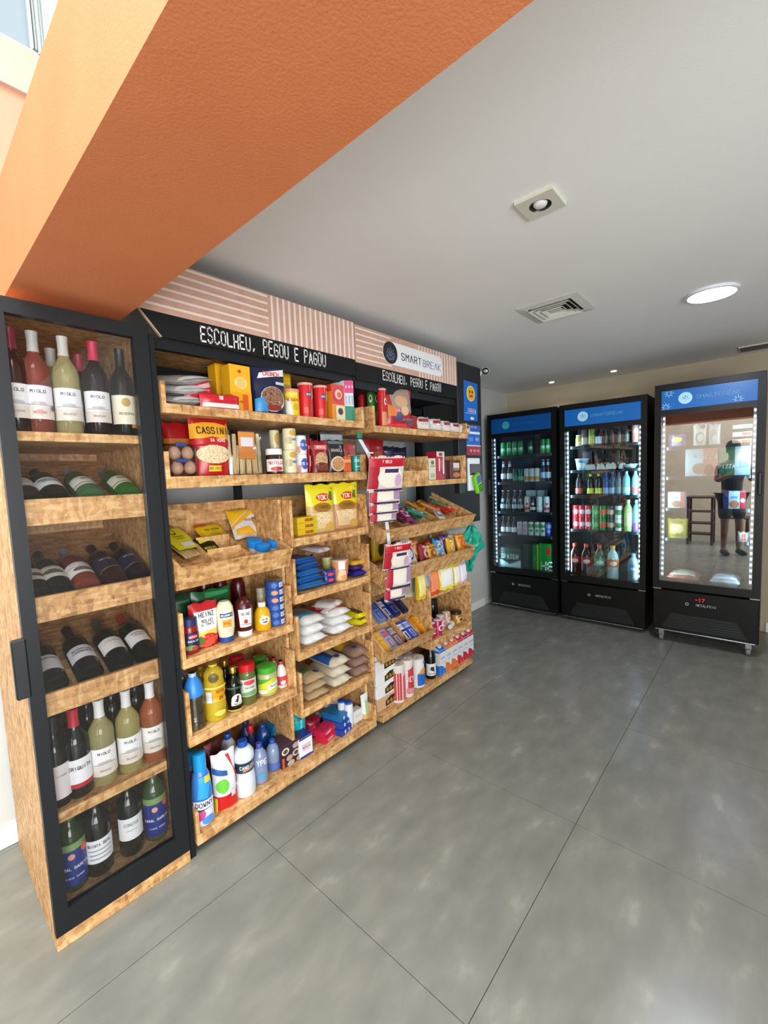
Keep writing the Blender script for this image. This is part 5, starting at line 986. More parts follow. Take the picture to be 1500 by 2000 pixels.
# chocolate boxes in the steep bin
CH = ((752, 1293, 'df9a14', 'e8b84c', 'front golden', .15), (765, 1287, '8aa0c0', 'c84a5c', 'silver blue', .14), (778, 1278, '6a4a58', 'b8a8a4', 'faded pink', .12), (795, 1262, '1c2c7c', 'd8dcec', 'deep blue', .15), (806, 1255, '2a44a0', 'a8b8e8', 'blue striped', .15), (828, 1243, 'd88c14', 'e8c050', 'amber', .15))
CH2 = ((741, 1215, '6a84b8', '3c4c9c', 'pale blue', .13), (755, 1208, '24408c', 'c8d0ec', 'royal blue', .14), (770, 1200, '1c2860', '5a70b8', 'navy', .14), (788, 1200, '141c44', '44507c', 'dark navy', .12), (800, 1190, 'd0840f', 'e0b040', 'upper golden', .15), (812, 1193, 'c8800f', 'e8c860', 'orange gold', .15))
for row, lst in enumerate((CH, CH2)):
    for k, (px, py, c, e, nm, h_) in enumerate(lst):
        yy = 1.715+.165*row; zz = .385+.016+(yy-1.708)*.26/.342; p = at(px, py, yy+.03)
        box_thing('chocolate_box', nm+' chocolate box lying in the steep sloped bin', 'chocolate box', (p.x, yy, zz+.016), .062, .03, .155, c, [('r', -.8, .8, .62, .9, e), ('t', 'BIS', 0, .76, .12, c, .6), ('r', -.5, .5, .12, .5, e), ('r', -.25, .25, .15, .45, c)], rot=(-PI/2+.65, 0, -.03), group='chocolate boxes in the steep bin')
# cans in the small box
CN = ((858, 1212, 1.755, 'a01c40', 'dadcdc', 'crimson'), (872, 1208, 1.755, 'b0184c', 'd8d8dc', 'magenta'), (862, 1222, 1.725, '9c1838', 'c8ccd0', 'front dark pink'), (876, 1218, 1.722, 'b82450', 'd0d0d4', 'front pink'), (858, 1200, 1.83, '2c4c6c', 'c8d0d4', 'steel blue'), (871, 1196, 1.83, '7a2c4c', 'd8dadc', 'plum'), (886, 1200, 1.77, 'c08c88', 'e0e0e0', 'rose'), (896, 1196, 1.78, 'b8947c', 'd8d4c8', 'beige'))
for k, (px, py, yy, c, lid, nm) in enumerate(CN):
    p = at(px, py, yy); yc = 1.735+.075*(k // 2) if k < 6 else yy
    xk = 2.395+.075*(k % 2) if k < 6 else 2.56+.09*(k-6)
    round_thing('drink_can', nm+' can with pale lid in the small box', 'can', (xk, yc+.005, .367), .033, .105, CANP, c, [('e', 0, .5, .6, .2, lid), ('e', 0, .5, .35, .12, c)], [(.97, 1.02, .9, lid, 'lid')], group='cans in the small box')
round_thing('honey_jar', 'golden jar with dark lid at the small box end', 'jar', (2.735, 1.75, .367), .042, .10, JAR, '9a6c1c', [('r', -.7, .7, .2, .6, 'c8b070'), ('e', 0, .4, .3, .12, '5a3c14')], [(.8, 1, .95, '201c18', 'lid')], rough=.1)
for k in range(4):
    round_thing('dark_jar', '%s black jar in the back row of the small box' % ORD[k].capitalize(), 'jar', (2.42+.11*k, 1.98, .367), .045, .15, JAR, '11181a', (), [(.8, 1, .95, '16201f', 'lid')], group='black jars at the back')
for k in range(2):
    round_thing('pill_tube', ['white capped tube lying at the small box front', 'white capped tube lying behind the front tube'][k], 'tube', (2.60+.06*k, 1.72+.03*k, .384), .016, .07, TUBEP, 'd4d4d4', (), [(.8, 1.02, 1.08, 'e8e8e8', 'cap')], rot=(0, PI/2, .3))
# bottom bin bay 2
Z2F = .071
e0 = fit((738, 776, 1312, 1402), 1.74, Z2F); eh = .078
for k in range(4):
    t = thing('egg_box', '%s white egg box with dark window from the bottom of the stack' % ORD[k].capitalize(), 'egg box', (e0[0], 1.845, Z2F+k*(eh+.001)), group='stacked white egg boxes')
    hw = e0[2]/2
    MB().box(-hw, hw, -.105, .105, 0, eh, b=.004).build('carton', M('e2e2e0' if k else 'c9a27c', .55), t)
    MB().prism([(-hw*.15, .014), (hw*.98, .02), (hw*.98, eh-.014), (hw*.4, eh-.012), (-hw*.15, eh-.03)], 1, -.1075, -.1045).build('window', M('2a2414', .25), t)
    for j in range(3): MB().lathe([(0, -.014), (.012, -.008), (.0145, .002), (.009, .013), (0, .017)], 10, c=(hw*(.08+.34*j), -.102)).build('egg', M('8a6a24', .5), t, True).location = (0, 0, eh*.45)
ep = thing('egg_box', 'open topped white egg box crowning the stack', 'egg box', (e0[0]+.01, 1.85, Z2F+4*(eh+.001)))
MB().box(-hw, hw, -.1, .1, 0, .03, b=.004).build('carton', M('e0d8bc', .55), ep)
MB().box(-hw*.7, hw*.7, -.07, .07, .03, .032).build('window', M('7a6a24', .3), ep)
def rolls(name, label, bx, y, col, art, nx, ny, nz, dep, topc):
    x, zb, wd, h = fit(bx, y, Z2F); t = thing(name, label, 'toilet paper', (x, y+dep/2, zb))
    r = wd/nx/2
    for i in range(nx):
        for j in range(ny):
            for q in range(nz):
                hh = h/nz
                MB().lathe([(r*.25, q*hh+.001), (r, q*hh+.001), (r, (q+1)*hh-.001), (r*.3, (q+1)*hh-.001), (r*.3, (q+1)*hh-.02)], 18, c=(-wd/2+r*(2*i+1), -dep/2+r*(2*j+1))).build('roll', M(topc, .8), t, True)
    # wrapper hugging the rolls
    pts = []
    for i in range(nx):
        cx = -wd/2+r*(2*i+1)
        for a in range(-4, 5):
            an = a/4*1.45; pts.append((cx+r*1.01*math.sin(an), -dep/2+r-r*1.012*math.cos(an)))
    mb = MB(); vs = [(px, py, z) for z in (.002, h*.93) for px, py in pts]; n = len(pts)
    mb.add(vs, [(i, i+1, n+i+1, n+i) for i in range(n-1)]); mb.build('wrapper', M(col, .3), t, True)
    xs = [p[0] for p in pts]
    def sf(u, v, off):
        k = min(range(n), key=lambda i: abs(xs[i]-u)); return (u, pts[k][1]-off-.001, v)
    art_on(t, art, sf, wd, h); return t
rolls('toilet_paper_pack', 'red and white toilet paper pack in the bottom bin', (780, 815, 1292, 1385), 1.70, 'd8d0cc', [('r', -1, -.62, .08, .8, 'c8404a'), ('r', -.5, -.1, .05, .7, 'cf5058'), ('p', [(.0, .1), (1, .1), (1, .85), (.0, .72)], 'c03844'), ('t', 'NEVE', .48, .5, .12, 'f0e0e0', .5), ('r', .1, .9, .12, .25, 'd88a90')], 2, 2, 2, .20, 'e0d2c4')
rolls('toilet_paper_pack', 'white and blue toilet paper pack behind the red pack', (818, 836, 1285, 1355), 1.72, 'e0dcd8', [('r', -1, 1, .08, .48, '1c64c0'), ('p', [(-.8, .48), (.6, .42), (.9, .62), (-.2, .66)], 'd89a5c'), ('e', .3, .85, .2, .05, '3c6cb8')], 1, 2, 2, .22, 'e0d6cc')
round_px('soy_sauce_bottle', 'black bottle with white label beside the toilet paper', 'bottle', (832, 852, 1250, 1336), 1.76, Z2F, OLIVE, '100b09', [('r', -1, 1, .1, .42, 'd8d8d8'), ('p', [(-.3, .26), (.4, .2), (.3, .34), (-.2, .34)], '2c2c2c'), ('r', -.6, .6, .14, .17, '9a9a9a')], [(.88, 1, .46, '181210', 'cap')], rough=.12)
MK = (('1f6cc4', 'blue'), ('e0702c', 'orange'), ('e0702c', 'orange'), ('cc242c', 'red'), ('b82440', 'crimson'), ('b82440', 'crimson'))
mx0 = at(852, 1330, 1.74).x; 
for k, (c, nm) in enumerate(MK):
    w_ = .073; xx = mx0+.055+k*(w_+.006)
    t = thing('milk_carton', '%s and white milk carton, %s from the black bottle' % (nm, ORD[k]), 'milk', (xx, 1.755, Z2F), group='milk cartons in the bottom bin')
    MB().prism([(-.0375, 0), (.0375, 0), (.0375, .222), (-.0375, .178)], 0, -w_/2, w_/2).build('body', M('dadbdd', .4), t)
    MB().prism([(-.0375, .1785), (.0375, .2225), (.0375, .2235), (-.0375, .1795)], 0, -w_/2+.001, w_/2-.001).build('top_print', M(c, .4), t)
    art_on(t, [('p', [(-1, 0), (.2, 0), (.35, .3), (-1, .42)], c), ('r', .3, 1, 0, .22, c), ('t', 'LEITE', 0, .68, .07, '8a94b8', .5), ('r', -.6, .6, .5, .52, 'a8b0c8'), ('r', -1, 1, .93, .995, c)], flat_surf(.0375), w_, .178)
    art_on(t, [('r', -1, 1, 0, .38, c), ('r', -1, 1, .9, .99, c)], lambda u, v, off: (-w_/2-off, -u, v), .074, .178, 'label')
    cp_ = MB().lathe([(0, 0), (.017, 0), (.017, .012), (.014, .015), (0, .015)], 16).build('cap', M('e8dcd4', .4), t, True); cp_.location = (0, -.008, .196); cp_.rotation_euler = (.53, 0, 0)
# ------------------------------------------------------------------ hanging snack strips
HY = 1.63
hs = thing('hanging_strip', 'white plastic clip strip hanging from the shelf corner', 'clip strip', tuple(at(712, 870, HY+.03)))
p0 = hs.location.copy()
pts = [at(703, 858, 1.68), at(716, 880, 1.655), at(728, 905, HY+.03), at(752, 990, HY+.035), at(760, 1060, HY+.035), at(764, 1110, HY+.035)]
mb = MB(); vs = []
for p in pts: vs += [(p.x-.014-p0.x, p.y-p0.y, p.z-p0.z), (p.x+.014-p0.x, p.y-p0.y, p.z-p0.z)]
mb.add(vs, [(2*i, 2*i+1, 2*i+3, 2*i+2) for i in range(len(pts)-1)])
vs2 = [(a, b+.002, c) for a, b, c in vs]; mb.add(vs2, [(2*i, 2*i+2, 2*i+3, 2*i+1) for i in range(len(pts)-1)])
mb.build('strip', M('dfe4ea', .4), hs)
MB().box(-.014, .02, -.012, .004, -.012, .02, b=.003).build('clip', M('1c7a58', .4), hs).location = (at(700, 852, 1.68).x-p0.x, 1.68-p0.y, at(700, 852, 1.68).z-p0.z)
MB().lathe([(0, 0), (.016, 0), (.016, .006), (0, .007)], 16).build('hook_disc', M('e6eaf0', .4), hs, True).location = (at(722, 886, 1.65).x-p0.x, 1.642-p0.y, at(722, 886, 1.65).z-p0.z)
MA = [('r', -1, 1, .72, .95, 'b5162c'), ('t', '7 BELO', -.1, .86, .07, 'f0e0e0', .5), ('r', -1, -.5, .1, .72, 'a8182c'), ('e', .15, .42, .72, .3, 'e6dfd0'), ('r', -.2, .6, .55, .66, '3c2c58'), ('e', .62, .34, .2, .18, 'c8a0c0'), ('r', -.7, .95, .03, .09, '3a2450')]
HB = ((718, 782, 890, 960, .14, 'top'), (722, 778, 938, 985, .09, 'second'), (722, 776, 966, 1004, .06, 'third'), (724, 772, 990, 1020, .04, 'fourth'), (748, 796, 1058, 1112, .10, 'fifth'), (756, 800, 1088, 1150, .08, 'sixth'), (752, 790, 1120, 1172, .05, 'lowest'))
for k, (a, b, t_, bb, dy, nm) in enumerate(HB):
    yy = HY-.024*(4-(k if k < 4 else k-3))+.05; x0, x1 = at(a, bb, yy).x, at(b, bb, yy).x; h_ = at((a+b)/2, t_, yy).z-at((a+b)/2, bb, yy).z
    w_ = (x1-x0)*.86
    o = bag_thing('marshmallow_bag', nm+' red and white marshmallow bag on the hanging strip', 'marshmallow bag', (x0+(x1-x0)/2, yy, at((a+b)/2, bb, yy).z), w_, h_, .03, 'd9cfc6', MA if k in (0, 4) else [('e', .0, .5, .8, .34, 'e8e2d2'), ('r', -1, -.6, .1, .9, 'b01c34'), ('r', .5, .95, .2, .8, 'a888a8'), ('r', -.8, .9, .04, .12, '3c2c54')], rot=(.22 if k in (0, 4) else .1, 0, -.25), group='hanging marshmallow bags')
    st = MB(); n = 11
    for edge in (0, 1):
        for i in range(n): u = -w_/2+w_*i/n; st.box(u, u+w_/n*.5, -.0042, -.003, h_*.955 if edge else .001, h_ if edge else .045*h_)
    st.build('stripe_edge', M('b8182c', .4), o)
# green carrier bag hanging at the end of the shelving
gbp = at(918, 1108, 1.80); g = thing('carrier_bag', 'thin teal green plastic bag hanging from the shelving end', 'plastic bag', (2.91, 1.80, .72))
mb = MB(); n, mz = 30, 22; vs = []
for j in range(mz+1):
    t_ = j/mz; z = t_*.36
    for i in range(n):
        a = 2*PI*i/n; rr = (.012+.085*math.sin(PI*min(1, t_*.95+.03))**.7*(.45+.55*min(1, max(0, (t_-.25)/.3))))*(1+.30*math.sin(3*a+7*t_)+.24*math.sin(6*a-11*t_)+.14*math.sin(9*a+17*t_))
        vs.append((.07+.05*t_+rr*math.cos(a)*.85, rr*math.sin(a)*.7-.03, z))
mb.add(vs, [(j*n+i, j*n+(i+1) % n, (j+1)*n+(i+1) % n, (j+1)*n+i) for j in range(mz) for i in range(n)]+[list(range(n))[::-1], list(range(mz*n, mz*n+n))])
mb.build('bag', M('149a80', .3), g, True, sharp=.9)
MB().tube([(.11, -.03, .35), (.04, .0, .40), (-.03, .02, .42)], .006).build('handle', M('0c7862', .35), g, True)
# ================================================================== FRIDGES
def fridge(label, x0, y0, y1, zt, zb, liner, strips, logo_bright, hinge_side, glassm, castor, light, nm='display_fridge', snow=False):
    """front plane x0, body behind it; y0 < y1; zb underside"""
    dep = .60; yc = (y0+y1)/2
    t = thing(nm, label, 'fridge', (x0+dep/2, yc, 0))
    K = lambda n, m, *a, par=t, b=.003: MB().box(*a, b=b).build(n, m, par, world=True)
    zd0 = zb+.37       # door bottom
    wl = .03
    K('side_wall', FRBLK, x0+.05, x0+dep, y0, y0+wl, zb, zt); K('side_wall', FRBLK, x0+.05, x0+dep, y1-wl, y1, zb, zt)
    K('back_wall', FRBLK, x0+dep-.03, x0+dep, y0+wl, y1-wl, zb, zt); K('roof', FRBLK, x0+.05, x0+dep-.03, y0+wl, y1-wl, zt-.05, zt)
    lin_ = MB().box(x0+dep-.042, x0+dep-.034, y0+wl, y1-wl, zd0+.02, zt-.05).box(x0+.06, x0+dep-.04, y0+wl, y0+wl+.006, zd0+.02, zt-.05).box(x0+.06, x0+dep-.04, y1-wl-.006, y1-wl, zd0+.02, zt-.05)
    lin_.box(x0+.06, x0+dep-.04, y0+wl, y1-wl, zt-.056, zt-.05).build('liner', liner, t, world=True)
    K('compartment_floor', liner, x0+.055, x0+dep-.04, y0+wl, y1-wl, zd0-.01, zd0+.03)
    # base with grille
    base = K('base_panel', FRBLK, x0+.012, x0+.05, y0+.004, y1-.004, zb+.012, zd0-.018)
    g0, g1 = yc-.235, yc+.235
    MB().prism([(g0-.05, zb+.03), (g1+.05, zb+.03), (g1-.02, zb+.165), (g0+.02, zb+.165)], 0, x0+.006, x0+.0125).build('grille_recess', M('050607', .6), t, world=True)
    for k in range(6):
        z = zb+.042+k*.02; s_ = .05-(.07*(k+.5)/6)
        K('grille_slat', M('1a1d20', .4), x0+.002, x0+.0065, g0-s_+.01, g1+s_-.01, z, z+.007, b=.001)
    K('chrome_strip', CHROME, x0+.006, x0+.02, y0+.02, y1-.02, zb+.004, zb+.013, b=.002)
    mb = MB()
    for q in text_ribbons('METALFRIO', .017, .6, .16): mb.add([(x0+.0114, yc-.02-a, zb+.255+b) for a, b in q], [(0, 1, 2, 3)])
    mb.build('lettering', M('aab0b4', .4), t, world=True)
    MB().lathe([(.008, 0), (.012, 0), (.012, .002), (.008, .002)], 16).build('emblem', M('aab0b4', .4), t).matrix_local = Matrix.Translation((-dep/2+.0118, .105, zb+.255)) @ Matrix.Rotation(-PI/2, 4, 'Y')
    if castor:
        for yy in (y0+.06, y1-.06):
            MB().lathe([(0, -.014), (.03, -.014), (.032, -.008), (.032, .008), (.03, .014), (0, .014)], 16).build('castor', M('6a6e70', .4), t, True).matrix_local = Matrix.Translation((-dep/2+.06, yy-yc, .032)) @ Matrix.Rotation(PI/2, 4, 'X')
            K('castor_fork', CHROME, x0+.045, x0+.075, yy-.02, yy+.02, .05, zb+.005, b=.002)
        for yy in (y0+.06, y1-.06): K('rear_foot', FRBLK, x0+dep-.1, x0+dep-.05, yy-.02, yy+.02, 0, zb, b=.002)
    else:
        for yy in (y0+.06, y1-.06):
            for xx in (x0+.08, x0+dep-.1): K('foot', FRBLK, xx, xx+.04, yy-.02, yy+.02, 0, zb, b=.002)
    # door
    fw = .048
    hd = zt-.20
    dm = MB().box(x0, x0+.045, y0, y0+fw, zd0, zt).box(x0, x0+.045, y1-fw, y1, zd0, zt).box(x0, x0+.045, y0+fw, y1-fw, zd0, zd0+.06).box(x0, x0+.045, y0+fw, y1-fw, zt-.05, zt)
    door = dm.build('door', M('0a0c0e', .38, spec=.35), t, world=True)
    D = lambda n, m, mb: (lambda o: setattr(o, 'location', (-t.location.x, -t.location.y, 0)))(mb.build(n, m, door))
    D('glass_pane', glassm, MB().box(x0+.014, x0+.018, y0+fw-.004, y1-fw+.004, zd0+.055, hd))
    D('header_panel', M('0f62ae' if logo_bright else '0b4c90', .3, emit=.16 if logo_bright else .05), MB().box(x0+.006, x0+.016, y0+fw, y1-fw, hd-.005, zt-.052))
    D('header_trim', M('0a0c10', .3), MB().box(x0+.010, x0+.0165, y0+fw, y1-fw, hd-.05, hd-.006))
    lc = y1-fw-.165 if not snow else y1-fw-.16; zc = (hd+zt-.052)/2; R_ = .046 if logo_bright else .04
    D('logo_disc', M('a8d4ea' if logo_bright else '2f9a9c', .4, emit=.15), MB().prism([(lc+R_*math.cos(2*PI*i/24), zc+R_*math.sin(2*PI*i/24)) for i in range(24)], 0, x0+.004, x0+.0065))
    mb = MB()
    for ang in (90, 50, 130, 15, 165):
        a = math.radians(ang); mb.add([(x0+.0036, lc+.004*math.sin(a), zc-.015+.004*math.cos(a)), (x0+.0036, lc+.03*math.cos(a)+.004, zc-.015+.035*math.sin(a)), (x0+.0036, lc+.03*math.cos(a)-.004, zc-.015+.035*math.sin(a))], [(0, 1, 2)])
    D('logo_lotus', M('3a7ca8', .5), mb)
    mb = MB(); q = text_ribbons('SM^RTBRE^K', .026, .75, .12)
    for r in q: mb.add([(x0+.0052, lc-.075-.13-a*1.05, zc+b) for a, b in r], [(0, 1, 2, 3)])
    D('lettering', M('6fb2dc' if logo_bright else '1f70b0', .5), mb)
    if snow:
        for fy, fz in ((y1-fw-.05, zc+.05), (y1-fw-.03, zc-.055), (y0+fw+.11, zc-.055)):
            mb = MB()
            for k in range(8):
                a = k*PI/4; ca, sa = math.cos(a), math.sin(a)
                mb.add([(x0+.0045, fy+ca*.012-sa*.004, fz+sa*.012+ca*.004), (x0+.0045, fy+ca*.012+sa*.004, fz+sa*.012-ca*.004), (x0+.0045, fy+ca*.04, fz+sa*.04)], [(0, 1, 2)])
            mb2 = MB(); mb2.v = [(a, b, min(max(c, hd+.002), zt-.056)) for a, b, c in mb.v]; mb2.f = mb.f; mb2.m = mb.m
            D('snowflake', M('9ad0f0', .5), mb2)
    hy = y1-.02 if hinge_side == 'r' else y0+.02
    D('handle', M('1c2024', .35), MB().box(x0-.03, x0+.002, hy-.012, hy+.012, 1.25, 1.42, b=.006))
    for yy in (y0+.03, y1-.03): K('hinge', CHROME, x0+.01, x0+.05, yy-.03, yy+.03, zd0-.016, zd0-.004, b=.002)
    # lights
    for s_ in strips:
        yy = y1-fw-.012 if s_ == 'l' else y0+fw+.012
        K('led_strip', M('dfe8ee', .4), x0+.05, x0+.062, yy-.009, yy+.009, zd0+.09, hd-.05, b=.002)
        mb = MB(); nz = 30
        for k in range(nz):
            z = zd0+.11+(hd-.07-zd0-.11)*k/(nz-1); mb.box(x0+.046, x0+.0505, yy-.006, yy+.006, z-.008, z+.008)
        o = mb.build('led_bead', M('dff2ff', .4, emit=light*1.2), t, world=True); o['kind'] = 'stuff'
    for s_ in (-1, 1):
        yy = y1-fw-.03 if s_ > 0 else y0+fw+.03
        l = bpy.data.lights.new('fridge_led', 'AREA'); l.shape = 'RECTANGLE'; l.size = hd-zd0-.15; l.size_y = .02; l.energy = light*(1.0 if (('l' in strips and s_ > 0) or ('r' in strips and s_ < 0)) else .35); l.color = (.62, .86, 1)
        lo = bpy.data.objects.new('fridge_led', l); COL.objects.link(lo); lo.parent = t
        lo.location = (x0+.075-t.location.x, yy-yc, (zd0+hd)/2)
        d = Vector((.35, -s_*.9, 0)).normalized(); lo.rotation_mode = 'QUATERNION'
        # local X (long side) up, -Z towards the goods
        zax = -d; xax = Vector((0, 0, 1)); yax = zax.cross(xax)
        lo.rotation_quaternion = Matrix((xax, yax, zax)).transposed().to_quaternion()
    return t, zd0, hd
DARKL, MIDL, PALEL = M('14264a', .4), M('2c383a', .4), M('1b2026', .45)
F1 = (4.33, 1.572, 2.312, 2.107, .03); F2 = (4.33, .80, 1.54, 2.107, .03); F3 = (4.22, .034, .727, 2.147, .10)
f1, d1, h1 = fridge('dim black glass door fridge beside the left wall', *F1, DARKL, 'l', False, 'r', FGLASS, False, 1.5)
f2, d2, h2 = fridge('black glass door drinks fridge in the middle of the row', *F2, MIDL, 'lr', True, 'r', FGLASS, False, 4.0)
f3, d3, h3 = fridge('black glass door freezer on castors nearest the room', *F3, PALEL, 'lr', True, 'l', F3GLASS, True, 4.5, 'display_freezer', True)
def shelf_at(fr, F, zs, mat):
    for z in zs:
        MB().box(F[0]+.085, F[0]+.55, F[1]+.04, F[2]-.04, z-.013, z-.001, b=.002).build('shelf', mat, fr, world=True)
        MB().box(F[0]+.080, F[0]+.0845, F[1]+.04, F[2]-.04, z-.014, z+.012, b=.001).build('shelf_edge', M('20282c', .4), fr, world=True)
DSH = M('10161c', .35)
XC1 = 4.47
def zrow(py, x=XC1, px=1030): return atx(px, py, x).z
S1 = [zrow(q)+.001 for q in (890, 943, 1001, 1046)]; S1b = d1+.031
shelf_at(f1, F1, S1, DSH)
XC2 = 4.47
S2 = [zrow(q, XC2, 1180)+.001 for q in (871, 919, 969, 1037)]; S2b = d2+.031
shelf_at(f2, F2, S2, M('24302f', .3))
XC3 = 4.36
S3 = [zrow(q, XC3, 1390)+.001 for q in (872, 932, 995, 1056)]; S3b = d3+.031
shelf_at(f3, F3, S3, M('2a3036', .4))
# display of freezer
ds = MB(); 
for q in text_ribbons('-17', .026, .6, .12): ds.add([(F3[0]+.0113, (F3[1]+F3[2])/2+.02-a, F3[4]+.298+b) for a, b in q], [(0, 1, 2, 3)])
ds.build('lettering', M('e01828', .4, emit=1.5), f3, world=True)
def yat(px, py, x): return atx(px, py, x).y
def cyl_f(name, label, cat, px, z, x, r, h, prof, col, art=(), caps=(), group=None, rough=.25, **k):
    py = 1000
    y = yat(px, py, x); return round_thing(name, label, cat, (x, y, z), r, h, prof, col, art, caps, -PI/2+.35, group, seg=14, rough=rough, **k)
def lab(v0, v1, c): return [('r', -1.05, 1.05, v0, v1, c)]
# fridge 1
g = 'bottles and cans in the dim fridge'
for k, px in enumerate((985, 996.5, 1007.5, 1019, 1038, 1062, 1071)):
    cyl_f('beer_can', '%s slim green beer can on the top shelf of the dim fridge' % ORD[k], 'beer can', px, S1[0], XC1, .027, .155, SLIMP, ('1f8a4a' if k != 4 else '0f4424'), lab(.3, .6, '2fa86a' if k != 4 else '1a5a34')+[('e', 0, .5, .5, .1, 'bfe0cc')], group=g)
R2_ = ((985, BEER, '12161c', 'c8ccd4', 'dark'), (997, BEER, '141a20', 'd4d8de', 'white labelled'), (1008, SLIMP, '124a34', '2c8a5c', 'dark green'), (1019, SLIMP, '14604a', '3caa7c', 'bright green'), (1030, SLIMP, 'b8c0c4', 'b87a30', 'amber banded'), (1040, SLIMP, 'c0c8cc', 'c08434', 'second amber banded'), (1050, SLIMP, 'c4ccd0', 'bc8030', 'third amber banded'), (1062, BEER, '1c2c44', '8ac4e8', 'blue labelled'), (1071, BEER, '161c28', 'a8b8c8', 'grey labelled'))
for k, (px, pr, c, e, nm) in enumerate(R2_):
    cyl_f('beer_bottle' if pr is BEER else 'beer_can', nm+' drink on the second shelf of the dim fridge', 'bottle' if pr is BEER else 'can', px, S1[1], XC1, .029, .235 if pr is BEER else .15, pr, c, lab(.2, .45, e)+([('r', -.6, .6, .75, .9, e)] if pr is BEER else []), group=g, caps=[(.955, 1.0, .46, 'a8acb0')] if pr is BEER else ())
R3_ = ((983, BEER, '2a2a26', 'a8c4d4', 'first clear'), (994, BEER, '26261f', '6a7a80', 'second clear'), (1006, BEER, '2a2c28', 'a8c0cc', 'third clear'), (1017, BEER, '2c2a22', '9aa4a8', 'fourth clear'), (1030, SLIMP, 'd8d4d4', 'b8482c', 'red and white'), (1041, SLIMP, '16181c', 'd4d4d8', 'black and white'), (1054, SLIMP, 'd4e0e4', 'e4ecee', 'tall white'), (1068, SLIMP, 'd0dce2', 'b8484c', 'white and red dotted'))
for k, (px, pr, c, e, nm) in enumerate(R3_):
    cyl_f('beer_bottle' if pr is BEER else 'beer_can', nm+' drink on the third shelf of the dim fridge', 'bottle' if pr is BEER else 'can', px, S1[2], XC1, .030, .24 if pr is BEER else .17, pr, c, lab(.18, .36, e)+[('e', 0, .55, .4, .08, e)], group=g, caps=[(.955, 1.0, .46, 'a8acb0')] if pr is BEER else ())
for k, (px, yy) in enumerate(((1040, 0), (1060, 0))):
    box_thing('beer_pack', ['white multipack behind the third shelf cans', 'narrow white multipack behind the tall white can'][k], 'multipack', (XC1+.2, yat(px, 1000, XC1+.2), S1[2]), .1-.03*k, .1, .23, 'b8d0dc', rz=-PI/2)
R4_ = ((983, BEER, '241c1a', 'd0d8dc', 'first short labelled'), (993.5, BEER, '241c1a', 'c8d0d4', 'second short labelled'), (1004, BEER, '261e1a', 'd4dade', 'third short labelled'), (1015, SLIMP, 'c4b8bc', 'b89aa4', 'pinkish'), (1025.5, SLIMP, 'c0b4ba', 'a88c9c', 'second pinkish'), (1037, SLIMP, 'd0dcd0', '3c8a50', 'white and green'), (1049, SLIMP, 'd4e0d4', '4a9a5c', 'second white and green'), (1060, SLIMP, 'd4e2da', '3a8a54', 'third white and green'), (1071, SLIMP, '3c4cb0', '8a94dc', 'blue'))
for k, (px, pr, c, e, nm) in enumerate(R4_):
    cyl_f('beer_bottle' if pr is BEER else 'beer_can', nm+' drink on the fourth shelf of the dim fridge', 'bottle' if pr is BEER else 'can', px, S1[3], XC1, .028, .2 if pr is BEER else .15, pr, c, lab(.15, .42, e) if pr is BEER else lab(.6, .85, e)+[('e', 0, .4, .5, .12, e)], group=g, caps=[(.955, 1.0, .46, '8a7a5a')] if pr is BEER else ())
def crate(label, pl, pr_, pt, z, x, col, art, d=.2):
    ya, yb = yat(pl, 1090, x), yat(pr_, 1090, x); h = atx((pl+pr_)/2, pt, x).z-z
    return box_thing('beer_multipack', label, 'multipack', (x+d/2, (ya+yb)/2, z), abs(yb-ya), d, h, col, art, rz=-PI/2, group='multipacks on the dim fridge floor')
crate('dark green beer multipack with white chevron on fridge floor', 975, 1017, 1070, S1b, XC1-.03, '123c34', [('p', [(-1, .05), (1, .05), (1, .42), (0, .2), (-1, .42)], 'c4dce0'), ('t', 'SPATEN', 0, .58, .2, 'c8dcd4', .5), ('p', [(-1, .48), (0, .26), (1, .48), (1, .42), (0, .2), (-1, .42)], '4a7a74')])
crate('dark slim beer multipack between the green ones', 1021, 1039, 1062, S1b, XC1-.02, '10302c', [('r', -.1, .1, 0, 1, '1c4a40')])
crate('green beer multipack with yellow stripe on fridge floor', 1040, 1052, 1063, S1b, XC1-.03, '1c7a2c', [('r', .5, 1, 0, 1, '9ac43c'), ('e', -.2, .5, .4, .12, '2c9a44')])
crate('bright green beer multipack with red star and white lettering', 1053, 1076, 1062, S1b, XC1-.03, '178a2c', [('p', [(.3, .62), (.9, .6), (.95, .82), (.6, .92), (.3, .8)], 'd8242c'), ('t', 'HE', .35, .22, .28, 'f0f4f0', .6), ('r', -.9, -.6, 0, 1, '2ca844')])
# fridge 2
g = 'drinks in the middle fridge'
Q1 = ((1131, JAR, 'b8a84c', 'e0d48c', .03, .12, 'small yellow jar'), (1142, JAR, '5a4030', 'c8b8a0', .028, .20, 'brown jar with pale lid'), (1156, SLIMP, '8a9a3c', 'c8cc6c', .03, .235, 'tall olive green can'), (1169, BEER, '1c2430', 'dce6f0', .03, .2, 'dark bottle with white label'), (1183, BEER, '2c2824', '5a544c', .027, .2, 'first brown mini bottle'), (1196, BEER, '2a2622', '544e48', .027, .2, 'second brown mini bottle'), (1208, BEER, '34322c', '6a665c', .027, .2, 'third brown mini bottle'), (1222, BEER, '383630', '6c6860', .027, .2, 'fourth brown mini bottle'), (1240, SLIMP, 'c8a8a0', 'd87868', .03, .21, 'pink drink carton shaped can'))
for px, pr, c, e, r_, h_, nm in Q1:
    cyl_f('drink_bottle', nm+' on the top shelf of the middle fridge', 'bottle', px, S2[0], XC2, r_, h_, pr, c, lab(.12, .45, e), group=g, caps=[(.93, 1.01, .46 if pr is BEER else .9, 'c4ccd0')])
